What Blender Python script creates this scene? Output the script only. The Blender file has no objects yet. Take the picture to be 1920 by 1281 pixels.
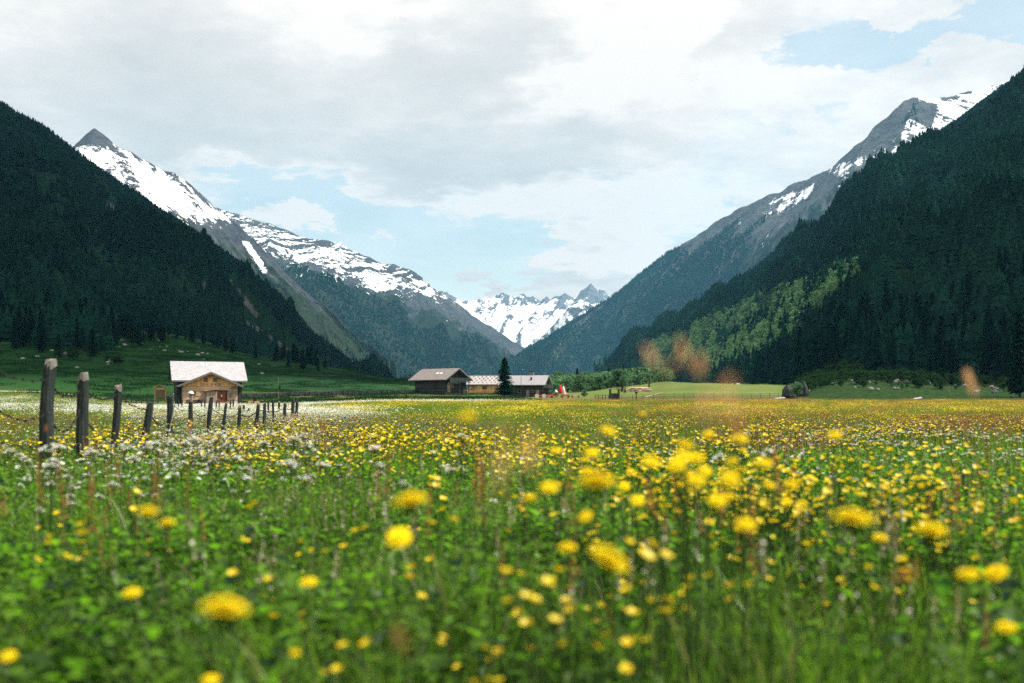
import bpy, math, random
import numpy as np
from mathutils import Vector, Matrix, Euler

# ------------------------------------------------------------------ camera, sky, sun, exposure
S = bpy.context.scene
COL = S.collection
F = 1867.0          # focal length in pixels of the 1920 px wide photograph (35 mm)
HZ = 758.0          # row of the eye level
CZ = 0.85           # eye height
cam_d = bpy.data.cameras.new('camera')
cam = bpy.data.objects.new('camera', cam_d)
COL.objects.link(cam)
cam.location = (0, 0, CZ)
cam.rotation_euler = (math.radians(90), 0, 0)
cam_d.lens = 35.0
cam_d.sensor_width = 36.0
cam_d.shift_y = (HZ - 640.5) / 1920.0
cam_d.clip_start = 0.05
cam_d.clip_end = 60000
cam_d.dof.use_dof = True
cam_d.dof.focus_distance = 40.0
cam_d.dof.aperture_fstop = 1.75
S.camera = cam

SUN_AZ, SUN_EL = 94.0, 56.0      # azimuth to the right of the view direction, elevation
SD = Vector((math.sin(math.radians(SUN_AZ)) * math.cos(math.radians(SUN_EL)),
             math.cos(math.radians(SUN_AZ)) * math.cos(math.radians(SUN_EL)),
             math.sin(math.radians(SUN_EL))))
sun_d = bpy.data.lights.new('sun', 'SUN')
sun_d.energy = 5.0
sun_d.angle = math.radians(0.5)
sun_d.color = (1.0, 0.94, 0.85)
sun = bpy.data.objects.new('sun', sun_d)
COL.objects.link(sun)
sun.rotation_euler = SD.to_track_quat('Z', 'Y').to_euler()

S.view_settings.view_transform = 'Standard'
S.view_settings.look = 'None'
S.view_settings.exposure = 0.85
S.view_settings.gamma = 1.0
S.render.engine = 'CYCLES'
S.cycles.max_bounces = 6
S.cycles.diffuse_bounces = 2
S.cycles.glossy_bounces = 1
S.cycles.transmission_bounces = 3
S.cycles.transparent_max_bounces = 4
S.cycles.volume_bounces = 0
S.cycles.use_adaptive_sampling = True
S.cycles.adaptive_threshold = 0.01
S.cycles.use_denoising = False
S.cycles.caustics_reflective = False
S.cycles.caustics_refractive = False
S.cycles.sample_clamp_indirect = 4.0


# ------------------------------------------------------------------ node shorthand
class NT:
    def __init__(self, tree):
        self.t = tree
        self.n = tree.nodes
        self.l = tree.links

    def node(self, typ, **kw):
        n = self.n.new(typ)
        for k, v in kw.items():
            setattr(n, k, v)
        return n

    def put(self, sock, v):
        if v is None:
            return
        if isinstance(v, bpy.types.NodeSocket):
            self.l.new(v, sock)
        else:
            if sock.type == 'RGBA' and len(v) == 3:
                v = (*v, 1.0)
            sock.default_value = v

    def m(self, op, a, b=None, c=None, clamp=False):
        n = self.node('ShaderNodeMath', operation=op, use_clamp=clamp)
        self.put(n.inputs[0], a)
        self.put(n.inputs[1], b)
        self.put(n.inputs[2], c)
        return n.outputs[0]

    def vm(self, op, a, b=None):
        n = self.node('ShaderNodeVectorMath', operation=op)
        self.put(n.inputs[0], a)
        self.put(n.inputs[1], b)
        return n.outputs[0]

    def comb(self, x, y, z):
        n = self.node('ShaderNodeCombineXYZ')
        for i, v in enumerate((x, y, z)):
            self.put(n.inputs[i], v)
        return n.outputs[0]

    def sep(self, v):
        n = self.node('ShaderNodeSeparateXYZ')
        self.put(n.inputs[0], v)
        return n.outputs

    def noise(self, vec, scale, detail=4, rough=0.55, dist=0.0, dim='3D', w=None):
        n = self.node('ShaderNodeTexNoise', noise_dimensions=dim)
        if vec is not None:
            self.put(n.inputs['Vector'], vec)
        n.inputs['Scale'].default_value = scale
        n.inputs['Detail'].default_value = detail
        n.inputs['Roughness'].default_value = rough
        n.inputs['Distortion'].default_value = dist
        return n.outputs[0]

    def voro(self, vec, scale, feature='F1'):
        n = self.node('ShaderNodeTexVoronoi', feature=feature)
        self.put(n.inputs['Vector'], vec)
        n.inputs['Scale'].default_value = scale
        return n.outputs['Distance']

    def ss(self, v, a, b, lo=0.0, hi=1.0):
        n = self.node('ShaderNodeMapRange', interpolation_type='SMOOTHSTEP')
        self.put(n.inputs[0], v)
        self.put(n.inputs[1], a)
        self.put(n.inputs[2], b)
        self.put(n.inputs[3], lo)
        self.put(n.inputs[4], hi)
        return n.outputs[0]

    def mix(self, f, a, b, mode='MIX'):
        n = self.node('ShaderNodeMix', data_type='RGBA', blend_type=mode)
        self.put(n.inputs[0], f)
        self.put(n.inputs[6], a)
        self.put(n.inputs[7], b)
        return n.outputs[2]

    def ramp(self, f, stops):
        n = self.node('ShaderNodeValToRGB')
        e = n.color_ramp.elements
        while len(e) < len(stops):
            e.new(0.5)
        for el, (p, c) in zip(e, stops):
            el.position = p
            el.color = (*c, 1.0)
        self.put(n.inputs[0], f)
        return n.outputs[0]

    def bump(self, h, strength=0.5, dist=0.05, normal=None):
        n = self.node('ShaderNodeBump')
        n.inputs['Strength'].default_value = strength
        n.inputs['Distance'].default_value = dist
        self.put(n.inputs['Height'], h)
        if normal is not None:
            self.put(n.inputs['Normal'], normal)
        return n.outputs[0]


# ------------------------------------------------------------------ world: sky with clouds
W = bpy.data.worlds.new('World')
S.world = W
W.use_nodes = True
wt = NT(W.node_tree)
bg = W.node_tree.nodes['Background']
sky = wt.node('ShaderNodeTexSky', sky_type='NISHITA')
sky.sun_disc = False
sky.sun_elevation = math.radians(SUN_EL)
sky.sun_rotation = math.radians(SUN_AZ)
sky.altitude = 1500
sky.dust_density = 2.0
skyc = wt.vm('MULTIPLY', sky.outputs[0], (0.190, 0.162, 0.115))
tc = wt.node('ShaderNodeTexCoord').outputs['Generated']
x, y, z = wt.sep(tc)
zc = wt.m('MAXIMUM', z, 0.0)
den = wt.m('ADD', zc, 0.14)
pl = wt.comb(wt.m('DIVIDE', x, den), wt.m('DIVIDE', y, den), 0.0)
yy = wt.m('MAXIMUM', y, 0.02)
ta = wt.m('DIVIDE', x, yy)      # tangents of the direction: a point on the sky at infinity
tb = wt.m('DIVIDE', z, yy)
wob = wt.noise(pl, 2.2, 5, 0.62)
wf1 = wt.noise(wt.vm('ADD', pl, (5.1, 0.7, 0.0)), 9.0, 6, 0.65)
wob2 = wt.noise(wt.vm('ADD', pl, (7.3, 2.1, 0.0)), 2.2, 5, 0.62)
ta = wt.m('ADD', ta, wt.m('MULTIPLY', wt.m('ADD', wt.m('SUBTRACT', wob, 0.5), wt.m('MULTIPLY', wt.m('SUBTRACT', wf1, 0.5), 0.35)), 0.26))
tb = wt.m('ADD', tb, wt.m('MULTIPLY', wt.m('ADD', wt.m('SUBTRACT', wob2, 0.5), wt.m('MULTIPLY', wt.m('SUBTRACT', wf1, 0.5), -0.5)), 0.13))
front = wt.ss(y, 0.2, 0.5)


def blob(px, py, rx, ry, soft=1.0, amt=1.0):
    a0, b0 = (px - 960) / F, (HZ - py) / F
    dx = wt.m('DIVIDE', wt.m('SUBTRACT', ta, a0), rx / F)
    dy = wt.m('DIVIDE', wt.m('SUBTRACT', tb, b0), ry / F)
    r = wt.m('ADD', wt.m('MULTIPLY', dx, dx), wt.m('MULTIPLY', dy, dy))
    s = wt.ss(r, 1.0 + soft, max(0.0, 1.0 - soft))
    return wt.m('MULTIPLY', wt.m('MULTIPLY', s, front), amt)


def summed(lst):
    o = lst[0]
    for q in lst[1:]:
        o = wt.m('ADD', o, q)
    return o


n1 = wt.noise(pl, 1.3, 9, 0.58)
n2 = wt.noise(wt.vm('ADD', pl, (3.7, 9.1, 0.0)), 4.0, 7, 0.6)
dens = wt.m('ADD', wt.m('MULTIPLY', n1, 0.65), wt.m('MULTIPLY', n2, 0.35))
n3 = wt.noise(wt.vm('ADD', pl, (1.7, 4.1, 2.0)), 15.0, 6, 0.62)
dens = wt.m('ADD', dens, 0.13)
dens = wt.m('ADD', dens, wt.m('MULTIPLY', wt.m('SUBTRACT', n3, 0.5), 0.16))
holes = summed([blob(700, 420, 330, 62, 0.9, 0.30), blob(880, 490, 260, 50, 0.9, 0.26), blob(480, 350, 150, 26, 0.9, 0.2),
                blob(1720, 70, 200, 36, 0.9, 0.27), blob(1560, 105, 110, 32, 0.9, 0.20), blob(1900, 20, 70, 60, 0.8, 0.3),
                blob(1310, 415, 60, 18, 0.8, 0.12), blob(660, 520, 200, 60, 0.9, 0.3), blob(1290, 60, 50, 30, 0.9, 0.06)])
adds = summed([blob(525, 410, 62, 22, 0.5, 0.52), blob(735, 446, 36, 15, 0.6, 0.42), blob(868, 540, 36, 22, 0.5, 0.5),
               blob(1150, 470, 100, 45, 0.5, 0.55), blob(1010, 548, 36, 14, 0.5, 0.5), blob(1028, 512, 18, 9, 0.6, 0.45),
               blob(1180, 545, 60, 16, 0.6, 0.4), blob(1500, 170, 220, 40, 0.8, 0.3), blob(1820, 90, 60, 22, 0.7, 0.32),
               blob(760, 345, 110, 26, 0.7, 0.3), blob(1100, 380, 260, 40, 0.8, 0.25), blob(1680, 15, 60, 20, 0.7, 0.35),
               blob(600, 120, 600, 160, 0.8, 0.25), blob(1180, 100, 260, 160, 0.9, 0.25), blob(100, 300, 200, 100, 0.9, 0.2)])
dens = wt.m('ADD', wt.m('SUBTRACT', dens, holes), adds)
cover = wt.ss(dens, 0.42, 0.66, 0.36, 1.0)
# light and grey in the cloud deck: thick parts are grey beneath, thin parts glow
g1 = wt.noise(wt.vm('ADD', pl, (1.9, 5.2, 3.0)), 1.1, 8, 0.6)
g2 = wt.noise(wt.vm('ADD', pl, (0.4, 0.2, 6.0)), 3.6, 7, 0.62)
gg = wt.m('ADD', wt.m('MULTIPLY', g1, 0.48), wt.m('MULTIPLY', g2, 0.52))
greys = summed([blob(420, 170, 460, 130, 0.95, 0.10), blob(830, 290, 330, 50, 0.9, 0.11), blob(950, 80, 230, 110, 0.95, 0.08),
                blob(60, 330, 200, 60, 0.9, 0.06)])
whites = summed([blob(640, 30, 170, 80, 1.0, 0.10), blob(1130, 110, 120, 120, 0.9, 0.13), blob(1450, 230, 420, 150, 0.95, 0.07),
                 blob(1100, 380, 300, 60, 0.9, 0.12), blob(1150, 470, 110, 50, 0.8, 0.14), blob(300, 340, 300, 30, 0.9, 0.10),
                 blob(525, 410, 80, 30, 0.8, 0.12), blob(1300, 40, 60, 60, 0.9, 0.10)])
gg = wt.m('ADD', wt.m('SUBTRACT', gg, greys), whites)
cc = wt.ramp(gg, [(0.28, (0.475, 0.455, 0.43)), (0.41, (0.545, 0.515, 0.485)), (0.49, (0.615, 0.57, 0.53)), (0.58, (0.73, 0.665, 0.61))])
skyf = wt.mix(cover, skyc, cc)
wt.put(bg.inputs['Color'], skyf)
bg.inputs['Strength'].default_value = 1.0
W.cycles.sampling_method = 'MANUAL'
W.cycles.sample_map_resolution = 512
W.cycles_visibility.scatter = True

# ------------------------------------------------------------------ helpers
rng = np.random.default_rng(11)
random.seed(4)


def hash2(ix, iy, seed):
    n = (ix.astype(np.int64) * 374761393 + iy.astype(np.int64) * 668265263 + seed * 974634777) & 0x7fffffff
    n = ((n ^ (n >> 13)) * 1274126177) & 0x7fffffff
    n = n ^ (n >> 16)
    return (n & 0xffff) / 65535.0


def vn(x, y, seed=0):
    x = np.asarray(x, float)
    y = np.asarray(y, float)
    ix = np.floor(x)
    iy = np.floor(y)
    fx = x - ix
    fy = y - iy
    fx = fx * fx * (3 - 2 * fx)
    fy = fy * fy * (3 - 2 * fy)
    a = hash2(ix, iy, seed)
    b = hash2(ix + 1, iy, seed)
    c = hash2(ix, iy + 1, seed)
    d = hash2(ix + 1, iy + 1, seed)
    return (a * (1 - fx) + b * fx) * (1 - fy) + (c * (1 - fx) + d * fx) * fy


def fbm(x, y, oct=4, seed=0, ridged=False, gain=0.5):
    s, a, t = 0, 1.0, 0
    for k in range(oct):
        v = vn(x * 2 ** k + 17.3 * k, y * 2 ** k + 9.1 * k, seed + k)
        if ridged:
            v = 1 - abs(2 * v - 1)
        s = s + a * v
        t += a
        a *= gain
    return s / t


def sstep(v, a, b):
    t = np.clip((np.asarray(v, float) - a) / (b - a), 0, 1)
    return t * t * (3 - 2 * t)


def P(px, py, d):
    """the point the photograph shows at pixel (px, py) if it is d metres away"""
    return Vector(((px - 960) / F * d, d, CZ + (HZ - py) / F * d))


def tag(o, label=None, cat=None, group=None, kind=None):
    if label: o['label'] = label
    if cat: o['category'] = cat
    if group: o['group'] = group
    if kind: o['kind'] = kind
    return o


def empty(name, loc, rz=0.0):
    o = bpy.data.objects.new(name, None)
    COL.objects.link(o)
    o.location = loc
    o.rotation_euler = (0, 0, rz)
    return o


class MB:
    """collects faces, builds ONE mesh object"""
    def __init__(self):
        self.v = []
        self.f = []
        self.mi = []

    def add(self, vs, fs, mi=0):
        b = len(self.v)
        self.v.extend([tuple(q) for q in vs])
        self.f.extend([tuple(i + b for i in q) for q in fs])
        self.mi.extend([mi] * len(fs))

    def box(self, c, s, rz=0.0, R=None, mi=0):
        vs = []
        M = R if R is not None else Matrix.Rotation(rz, 3, 'Z')
        for sx in (-.5, .5):
            for sy in (-.5, .5):
                for sz in (-.5, .5):
                    vs.append(M @ Vector((sx * s[0], sy * s[1], sz * s[2])) + Vector(c))
        self.add(vs, [(0, 1, 3, 2), (4, 6, 7, 5), (0, 4, 5, 1), (2, 3, 7, 6), (0, 2, 6, 4), (1, 5, 7, 3)], mi)

    def tube(self, pts, radii, n=6, cap=True, mi=0, jit=0.0):
        pts = [Vector(p) for p in pts]
        if not hasattr(radii, '__len__'):
            radii = [radii] * len(pts)
        vs, fs = [], []
        for i, p in enumerate(pts):
            t = (pts[min(i + 1, len(pts) - 1)] - pts[max(i - 1, 0)])
            if t.length < 1e-9: t = Vector((0, 0, 1))
            t.normalize()
            a = t.orthogonal().normalized() if abs(t.z) < .9 else (Vector((1, 0, 0)) - t * t.x).normalized()
            b = t.cross(a)
            for k in range(n):
                an = 2 * math.pi * k / n
                r = radii[i] * (1 + jit * (random.random() - .5))
                vs.append(p + a * (math.cos(an) * r) + b * (math.sin(an) * r))
        for i in range(len(pts) - 1):
            for k in range(n):
                k2 = (k + 1) % n
                fs.append((i * n + k, i * n + k2, (i + 1) * n + k2, (i + 1) * n + k))
        if cap:
            fs.append(tuple(range(n - 1, -1, -1)))
            fs.append(tuple((len(pts) - 1) * n + k for k in range(n)))
        self.add(vs, fs, mi)

    def mesh(self, name, mats, smooth=False):
        me = bpy.data.meshes.new(name)
        me.from_pydata(self.v, [], self.f)
        for mt in (mats if isinstance(mats, (list, tuple)) else [mats]):
            me.materials.append(mt)
        me.polygons.foreach_set('material_index', self.mi)
        if smooth:
            me.polygons.foreach_set('use_smooth', [True] * len(self.f))
        me.update()
        return me

    def build(self, name, mats, parent=None, smooth=False):
        o = bpy.data.objects.new(name, self.mesh(name, mats, smooth))
        COL.objects.link(o)
        if parent is not None:
            o.parent = parent
        return o


def grid_mesh(name, co, nu, nv, mat, smooth=True, uv=None, attrs=None):
    """co: (nv, nu, 3) array"""
    me = bpy.data.meshes.new(name)
    me.vertices.add(nu * nv)
    me.vertices.foreach_set('co', co.reshape(-1).astype(np.float32))
    i = np.arange((nv - 1) * nu).reshape(nv - 1, nu)[:, :-1].reshape(-1)
    q = np.stack([i, i + 1, i + 1 + nu, i + nu], 1).reshape(-1)
    me.loops.add(len(q))
    me.loops.foreach_set('vertex_index', q.astype(np.int32))
    nf = len(i)
    me.polygons.add(nf)
    me.polygons.foreach_set('loop_start', (np.arange(nf) * 4).astype(np.int32))
    me.polygons.foreach_set('use_smooth', np.full(nf, smooth))
    me.update(calc_edges=True)
    me.materials.append(mat)
    for k, v in (attrs or {}).items():
        a = me.attributes.new(k, 'FLOAT', 'POINT')
        a.data.foreach_set('value', v.reshape(-1).astype(np.float32))
    o = bpy.data.objects.new(name, me)
    COL.objects.link(o)
    return o


def hidden_obj(name, mesh):
    """a source that is never linked to the scene: only its instances in a mass of plants exist"""
    return bpy.data.objects.new(name, mesh)


def scatter(name, pts, rot, scl, sources, kind='stuff', label=None, cat=None, idx=None):
    """pts (N,3), rot (N,3) euler, scl (N,3): ONE object of uncountable plants"""
    n = len(pts)
    me = bpy.data.meshes.new(name)
    me.vertices.add(n)
    me.vertices.foreach_set('co', np.asarray(pts, np.float32).reshape(-1))
    a = me.attributes.new('rot', 'FLOAT_VECTOR', 'POINT')
    a.data.foreach_set('vector', np.asarray(rot, np.float32).reshape(-1))
    a = me.attributes.new('scl', 'FLOAT_VECTOR', 'POINT')
    a.data.foreach_set('vector', np.asarray(scl, np.float32).reshape(-1))
    a = me.attributes.new('idx', 'INT', 'POINT')
    if idx is None:
        idx = rng.integers(0, len(sources), n)
    a.data.foreach_set('value', np.asarray(idx, np.int32))
    o = bpy.data.objects.new(name, me)
    COL.objects.link(o)
    ng = bpy.data.node_groups.new(name + '_nodes', 'GeometryNodeTree')
    ng.interface.new_socket('Geometry', in_out='INPUT', socket_type='NodeSocketGeometry')
    ng.interface.new_socket('Geometry', in_out='OUTPUT', socket_type='NodeSocketGeometry')
    gi = ng.nodes.new('NodeGroupInput')
    go = ng.nodes.new('NodeGroupOutput')
    ip = ng.nodes.new('GeometryNodeInstanceOnPoints')
    ng.links.new(gi.outputs[0], ip.inputs['Points'])
    if len(sources) > 1:
        j = ng.nodes.new('GeometryNodeJoinGeometry')
        # Join keeps links in reverse order of creation; the order does not matter here
        for s in sources:
            oi = ng.nodes.new('GeometryNodeObjectInfo')
            oi.inputs['Object'].default_value = s
            oi.inputs['As Instance'].default_value = True
            ng.links.new(oi.outputs['Geometry'], j.inputs[0])
        ng.links.new(j.outputs[0], ip.inputs['Instance'])
        ip.inputs['Pick Instance'].default_value = True
        na = ng.nodes.new('GeometryNodeInputNamedAttribute')
        na.data_type = 'INT'
        na.inputs['Name'].default_value = 'idx'
        ng.links.new(na.outputs['Attribute'], ip.inputs['Instance Index'])
    else:
        oi = ng.nodes.new('GeometryNodeObjectInfo')
        oi.inputs['Object'].default_value = sources[0]
        oi.inputs['As Instance'].default_value = True
        ng.links.new(oi.outputs['Geometry'], ip.inputs['Instance'])
    for nm, s in (('rot', 'Rotation'), ('scl', 'Scale')):
        na = ng.nodes.new('GeometryNodeInputNamedAttribute')
        na.data_type = 'FLOAT_VECTOR'
        na.inputs['Name'].default_value = nm
        if s == 'Rotation':
            e = ng.nodes.new('FunctionNodeEulerToRotation')
            ng.links.new(na.outputs['Attribute'], e.inputs[0])
            ng.links.new(e.outputs[0], ip.inputs[s])
        else:
            ng.links.new(na.outputs['Attribute'], ip.inputs[s])
    ng.links.new(ip.outputs[0], go.inputs[0])
    md = o.modifiers.new('scatter', 'NODES')
    md.node_group = ng
    tag(o, label, cat, kind=kind)
    return o


# ------------------------------------------------------------------ materials
def new_mat(name):
    m = bpy.data.materials.new(name)
    m.use_nodes = True
    t = NT(m.node_tree)
    bs = m.node_tree.nodes['Principled BSDF']
    return m, t, bs


def solid(name, col, rough=0.7, var=0.15, scale=3.0, bump=0.0, spec=0.3):
    m, t, b = new_mat(name)
    tcn = t.node('ShaderNodeTexCoord').outputs['Object']
    n = t.noise(tcn, scale, 5, 0.6)
    c1 = tuple(q * (1 - var) for q in col)
    c2 = tuple(min(1, q * (1 + var)) for q in col)
    t.put(b.inputs['Base Color'], t.mix(t.ss(n, 0.3, 0.7), c1, c2))
    b.inputs['Roughness'].default_value = rough
    b.inputs['Specular IOR Level'].default_value = spec
    if bump:
        t.put(b.inputs['Normal'], t.bump(n, 0.6, bump))
    return m


def leafy(name, c1, c2, trans=0.45, gloss=0.06, noise_scale=None, tcol=(1.0, 1.25, 0.5), tmul=1.6, patch=None, patch_amt=0.6):
    """thin plant tissue: diffuse, translucent, a little sheen; tone differs from plant to plant"""
    m, t, b = new_mat(name)
    m.node_tree.nodes.remove(b)
    out = m.node_tree.nodes['Material Output']
    oi = t.node('ShaderNodeObjectInfo')
    geo = t.node('ShaderNodeNewGeometry')
    r = t.m('FRACT', t.m('ADD', oi.outputs['Random'], geo.outputs['Random Per Island']))
    if patch:
        pn = t.noise(oi.outputs['Location'], patch, 4, 0.65)
        r = t.m('ADD', t.m('MULTIPLY', t.m('POWER', r, 1.5), 0.6), t.m('MULTIPLY', t.ss(pn, 0.42, 0.66), patch_amt), clamp=True)
    c = t.mix(r, c1, c2)
    d = t.node('ShaderNodeBsdfDiffuse')
    t.put(d.inputs['Color'], c)
    tr = t.node('ShaderNodeBsdfTranslucent')
    t.put(tr.inputs['Color'], t.vm('MULTIPLY', c, tuple(q * tmul for q in tcol)))
    mx = t.node('ShaderNodeMixShader')
    mx.inputs[0].default_value = trans
    t.l.new(d.outputs[0], mx.inputs[1])
    t.l.new(tr.outputs[0], mx.inputs[2])
    if gloss:
        g = t.node('ShaderNodeBsdfGlossy')
        g.inputs['Roughness'].default_value = 0.45
        g.inputs['Color'].default_value = (0.9, 0.95, 0.9, 1)
        m2 = t.node('ShaderNodeMixShader')
        m2.inputs[0].default_value = gloss
        t.l.new(mx.outputs[0], m2.inputs[1])
        t.l.new(g.outputs[0], m2.inputs[2])
        mx = m2
    t.l.new(mx.outputs[0], out.inputs[0])
    return m


M = {}
M['grass'] = leafy('grass_blade', (0.004, 0.032, 0.012), (0.150, 0.230, 0.030), 0.5, 0.012, tmul=2.2)
M['grass_far'] = leafy('grass_far', (0.060, 0.130, 0.012), (0.165, 0.22, 0.028), 0.45, 0.01)
M['dry_grass'] = leafy('dry_grass', (0.20, 0.19, 0.09), (0.34, 0.30, 0.16), 0.4, 0.05, tcol=(1, 1, .7), tmul=1.1)
M['herb'] = leafy('herb_leaf', (0.001, 0.016, 0.011), (0.115, 0.225, 0.020), 0.5, 0.012, tmul=2.2)
M['stem'] = leafy('flower_stem', (0.020, 0.050, 0.012), (0.045, 0.085, 0.020), 0.3, 0.02)
M['yellow'] = leafy('yellow_petal', (0.86, 0.60, 0.006), (0.92, 0.74, 0.02), 0.35, 0.03, tcol=(1, .95, .3), tmul=1.0)
M['yellow_deep'] = leafy('dandelion_petal', (0.92, 0.68, 0.008), (0.94, 0.78, 0.02), 0.3, 0.0, tcol=(1, .9, .3), tmul=1.0)
M['white'] = leafy('white_petal', (0.68, 0.70, 0.62), (0.80, 0.80, 0.74), 0.35, 0.0, tcol=(1, 1, .95), tmul=1.0)
M['red'] = leafy('sorrel', (0.36, 0.145, 0.075), (0.48, 0.25, 0.11), 0.5, 0.0, tcol=(1.15, .9, .7), tmul=1.1)
M['seed'] = leafy('seed_head', (0.78, 0.53, 0.28), (0.88, 0.66, 0.40), 0.5, 0.0, tcol=(1.05, .9, .7), tmul=1.15)
M['needle'] = leafy('conifer_needles', (0.0010, 0.010, 0.009), (0.015, 0.066, 0.040), 0.2, 0.0, tmul=1.3, patch=0.007)
M['needle_mid'] = leafy('stone_pine_needles', (0.0015, 0.012, 0.009), (0.009, 0.042, 0.022), 0.2, 0.0, tmul=1.2)
M['alder'] = leafy('alder_leaves', (0.022, 0.075, 0.036), (0.15, 0.26, 0.125), 0.35, 0.0, tcol=(1.0, 1.1, .8), tmul=1.2)
M['shrub'] = leafy('shrub_leaves', (0.008, 0.028, 0.012), (0.030, 0.060, 0.022), 0.3, 0.0, tmul=1.2)
M['bark'] = solid('bark', (0.030, 0.027, 0.025), 0.9, 0.4, 9.0, 0.02)
M['roof_white'] = None


def rock_mat(name, col, sc=0.5, moss=True, bumpd=0.3):
    m, t, b = new_mat(name)
    oc = t.node('ShaderNodeTexCoord').outputs['Object']
    n = t.noise(oc, sc * 4, 8, 0.65)
    n2 = t.noise(oc, sc, 4, 0.6)
    c = t.ramp(n, [(0.25, tuple(q * .45 for q in col)), (0.5, col), (0.75, tuple(min(1, q * 1.5) for q in col))])
    if moss:
        nz = t.sep(t.node('ShaderNodeNewGeometry').outputs['Normal'])[2]
        f = t.m('MULTIPLY', t.ss(n2, 0.45, 0.62), t.ss(nz, 0.3, 0.8))
        c = t.mix(f, c, (0.03, 0.06, 0.02))
    t.put(b.inputs['Base Color'], c)
    b.inputs['Roughness'].default_value = 0.9
    t.put(b.inputs['Normal'], t.bump(n, 0.8, bumpd))
    return m


M['rock'] = rock_mat('pale_rock', (0.36, 0.36, 0.34), 0.8, False)
M['rock_dark'] = rock_mat('dark_rock', (0.020, 0.024, 0.024), 0.5)
M['rock_mid'] = rock_mat('grey_rock', (0.17, 0.17, 0.165), 0.8)


def wood(name, c1, c2, scale=1.0, axis='Z', plank=None, rough=0.85, bumpd=0.01, dirt=None):
    """weathered timber, grain along an axis, optional planks of a given width across"""
    m, t, b = new_mat(name)
    oc = t.node('ShaderNodeTexCoord').outputs['Object']
    x, y, z = t.sep(oc)
    s = {'X': (.06, 1, 1), 'Y': (1, .06, 1), 'Z': (1, 1, .06)}[axis]
    g = t.noise(t.vm('MULTIPLY', oc, s), 22 * scale, 5, 0.6, 0.3)
    f = g
    big = t.noise(oc, 1.1 * scale, 4, 0.6)
    if plank:
        u = t.m('ADD', x, y) if axis == 'Z' else z
        cell = t.m('DIVIDE', u, plank)
        fl = t.m('FLOOR', cell)
        wn = t.node('ShaderNodeTexWhiteNoise', noise_dimensions='1D')
        t.put(wn.inputs['W'], fl)
        f = t.m('ADD', t.m('MULTIPLY', g, 0.45), t.m('MULTIPLY', wn.outputs['Value'], 0.55))
        fr = t.m('FRACT', cell)
        gap = t.ss(t.m('MINIMUM', fr, t.m('SUBTRACT', 1.0, fr)), 0.02, 0.10)
    c = t.mix(t.ss(f, 0.2, 0.75), c1, c2)
    if dirt:
        c = t.mix(t.ss(big, 0.52, 0.62), c, dirt)
    if plank:
        c = t.mix(gap, tuple(q * .25 for q in c1), c)
        h = t.m('ADD', t.m('MULTIPLY', g, 0.3), gap)
    else:
        ck = t.noise(t.vm('MULTIPLY', oc, s), 60 * scale, 3, 0.5, 0.6)
        c = t.mix(t.ss(ck, 0.60, 0.68), c, tuple(q * .3 for q in c1))
        li = t.noise(oc, 14 * scale, 4, 0.7)
        c = t.mix(t.ss(li, 0.62, 0.70), c, tuple(min(1, q * 1.5 + .02) for q in c2))
        h = t.m('SUBTRACT', g, ck)
    t.put(b.inputs['Base Color'], c)
    b.inputs['Roughness'].default_value = rough
    b.inputs['Specular IOR Level'].default_value = 0.2
    t.put(b.inputs['Normal'], t.bump(h, 0.7, bumpd))
    return m


M['post'] = wood('weathered_post', (0.006, 0.011, 0.012), (0.038, 0.050, 0.047), 2.0, 'Z', bumpd=0.010, dirt=(0.022, 0.034, 0.028))
M['post_pale'] = wood('pale_post_end', (0.09, 0.085, 0.075), (0.22, 0.205, 0.18), 2.0, 'Z', bumpd=0.004)
M['wire'] = solid('rusty_wire', (0.022, 0.022, 0.022), 0.7, 0.3, 40)
M['orange_wood'] = wood('fresh_boards', (0.60, 0.31, 0.12), (0.80, 0.52, 0.24), 0.4, 'Z', plank=0.16, dirt=(0.33, 0.20, 0.11))
M['log_wall'] = wood('log_wall', (0.36, 0.24, 0.17), (0.62, 0.45, 0.33), 0.5, 'X', plank=0.17, dirt=(0.20, 0.18, 0.16))
M['grey_boards'] = wood('grey_boards', (0.20, 0.165, 0.13), (0.36, 0.30, 0.24), 0.5, 'Z', plank=0.18)
M['dark_boards'] = wood('dark_boards', (0.014, 0.022, 0.024), (0.040, 0.050, 0.050), 0.5, 'Z', plank=0.2)
M['dark_logs'] = wood('dark_logs', (0.016, 0.020, 0.020), (0.052, 0.056, 0.050), 0.4, 'X', plank=0.24)
M['fascia'] = wood('fascia', (0.10, 0.10, 0.10), (0.19, 0.185, 0.18), 1.0, 'X')
M['frame_wood'] = wood('frame_wood', (0.40, 0.23, 0.11), (0.58, 0.37, 0.20), 1.0, 'X')
M['red_door'] = wood('red_door', (0.13, 0.040, 0.024), (0.24, 0.075, 0.040), 0.8, 'Z', plank=0.2)
M['glass_dark'] = solid('dark_window', (0.008, 0.010, 0.012), 0.15, 0.1, 2, spec=0.5)
M['board_info'] = solid('brown_panel', (0.15, 0.11, 0.07), 0.6, 0.3, 6)
M['red_cloth'] = solid('red_cloth', (0.52, 0.012, 0.020), 0.8, 0.2, 4)
M['white_cloth'] = solid('pale_cloth', (0.62, 0.60, 0.60), 0.8, 0.15, 4)
M['black_iron'] = solid('black_iron', (0.012, 0.013, 0.014), 0.6, 0.2, 8)
M['cut_wood'] = wood('cut_timber', (0.42, 0.27, 0.19), (0.68, 0.52, 0.42), 1.0, 'X')


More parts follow.
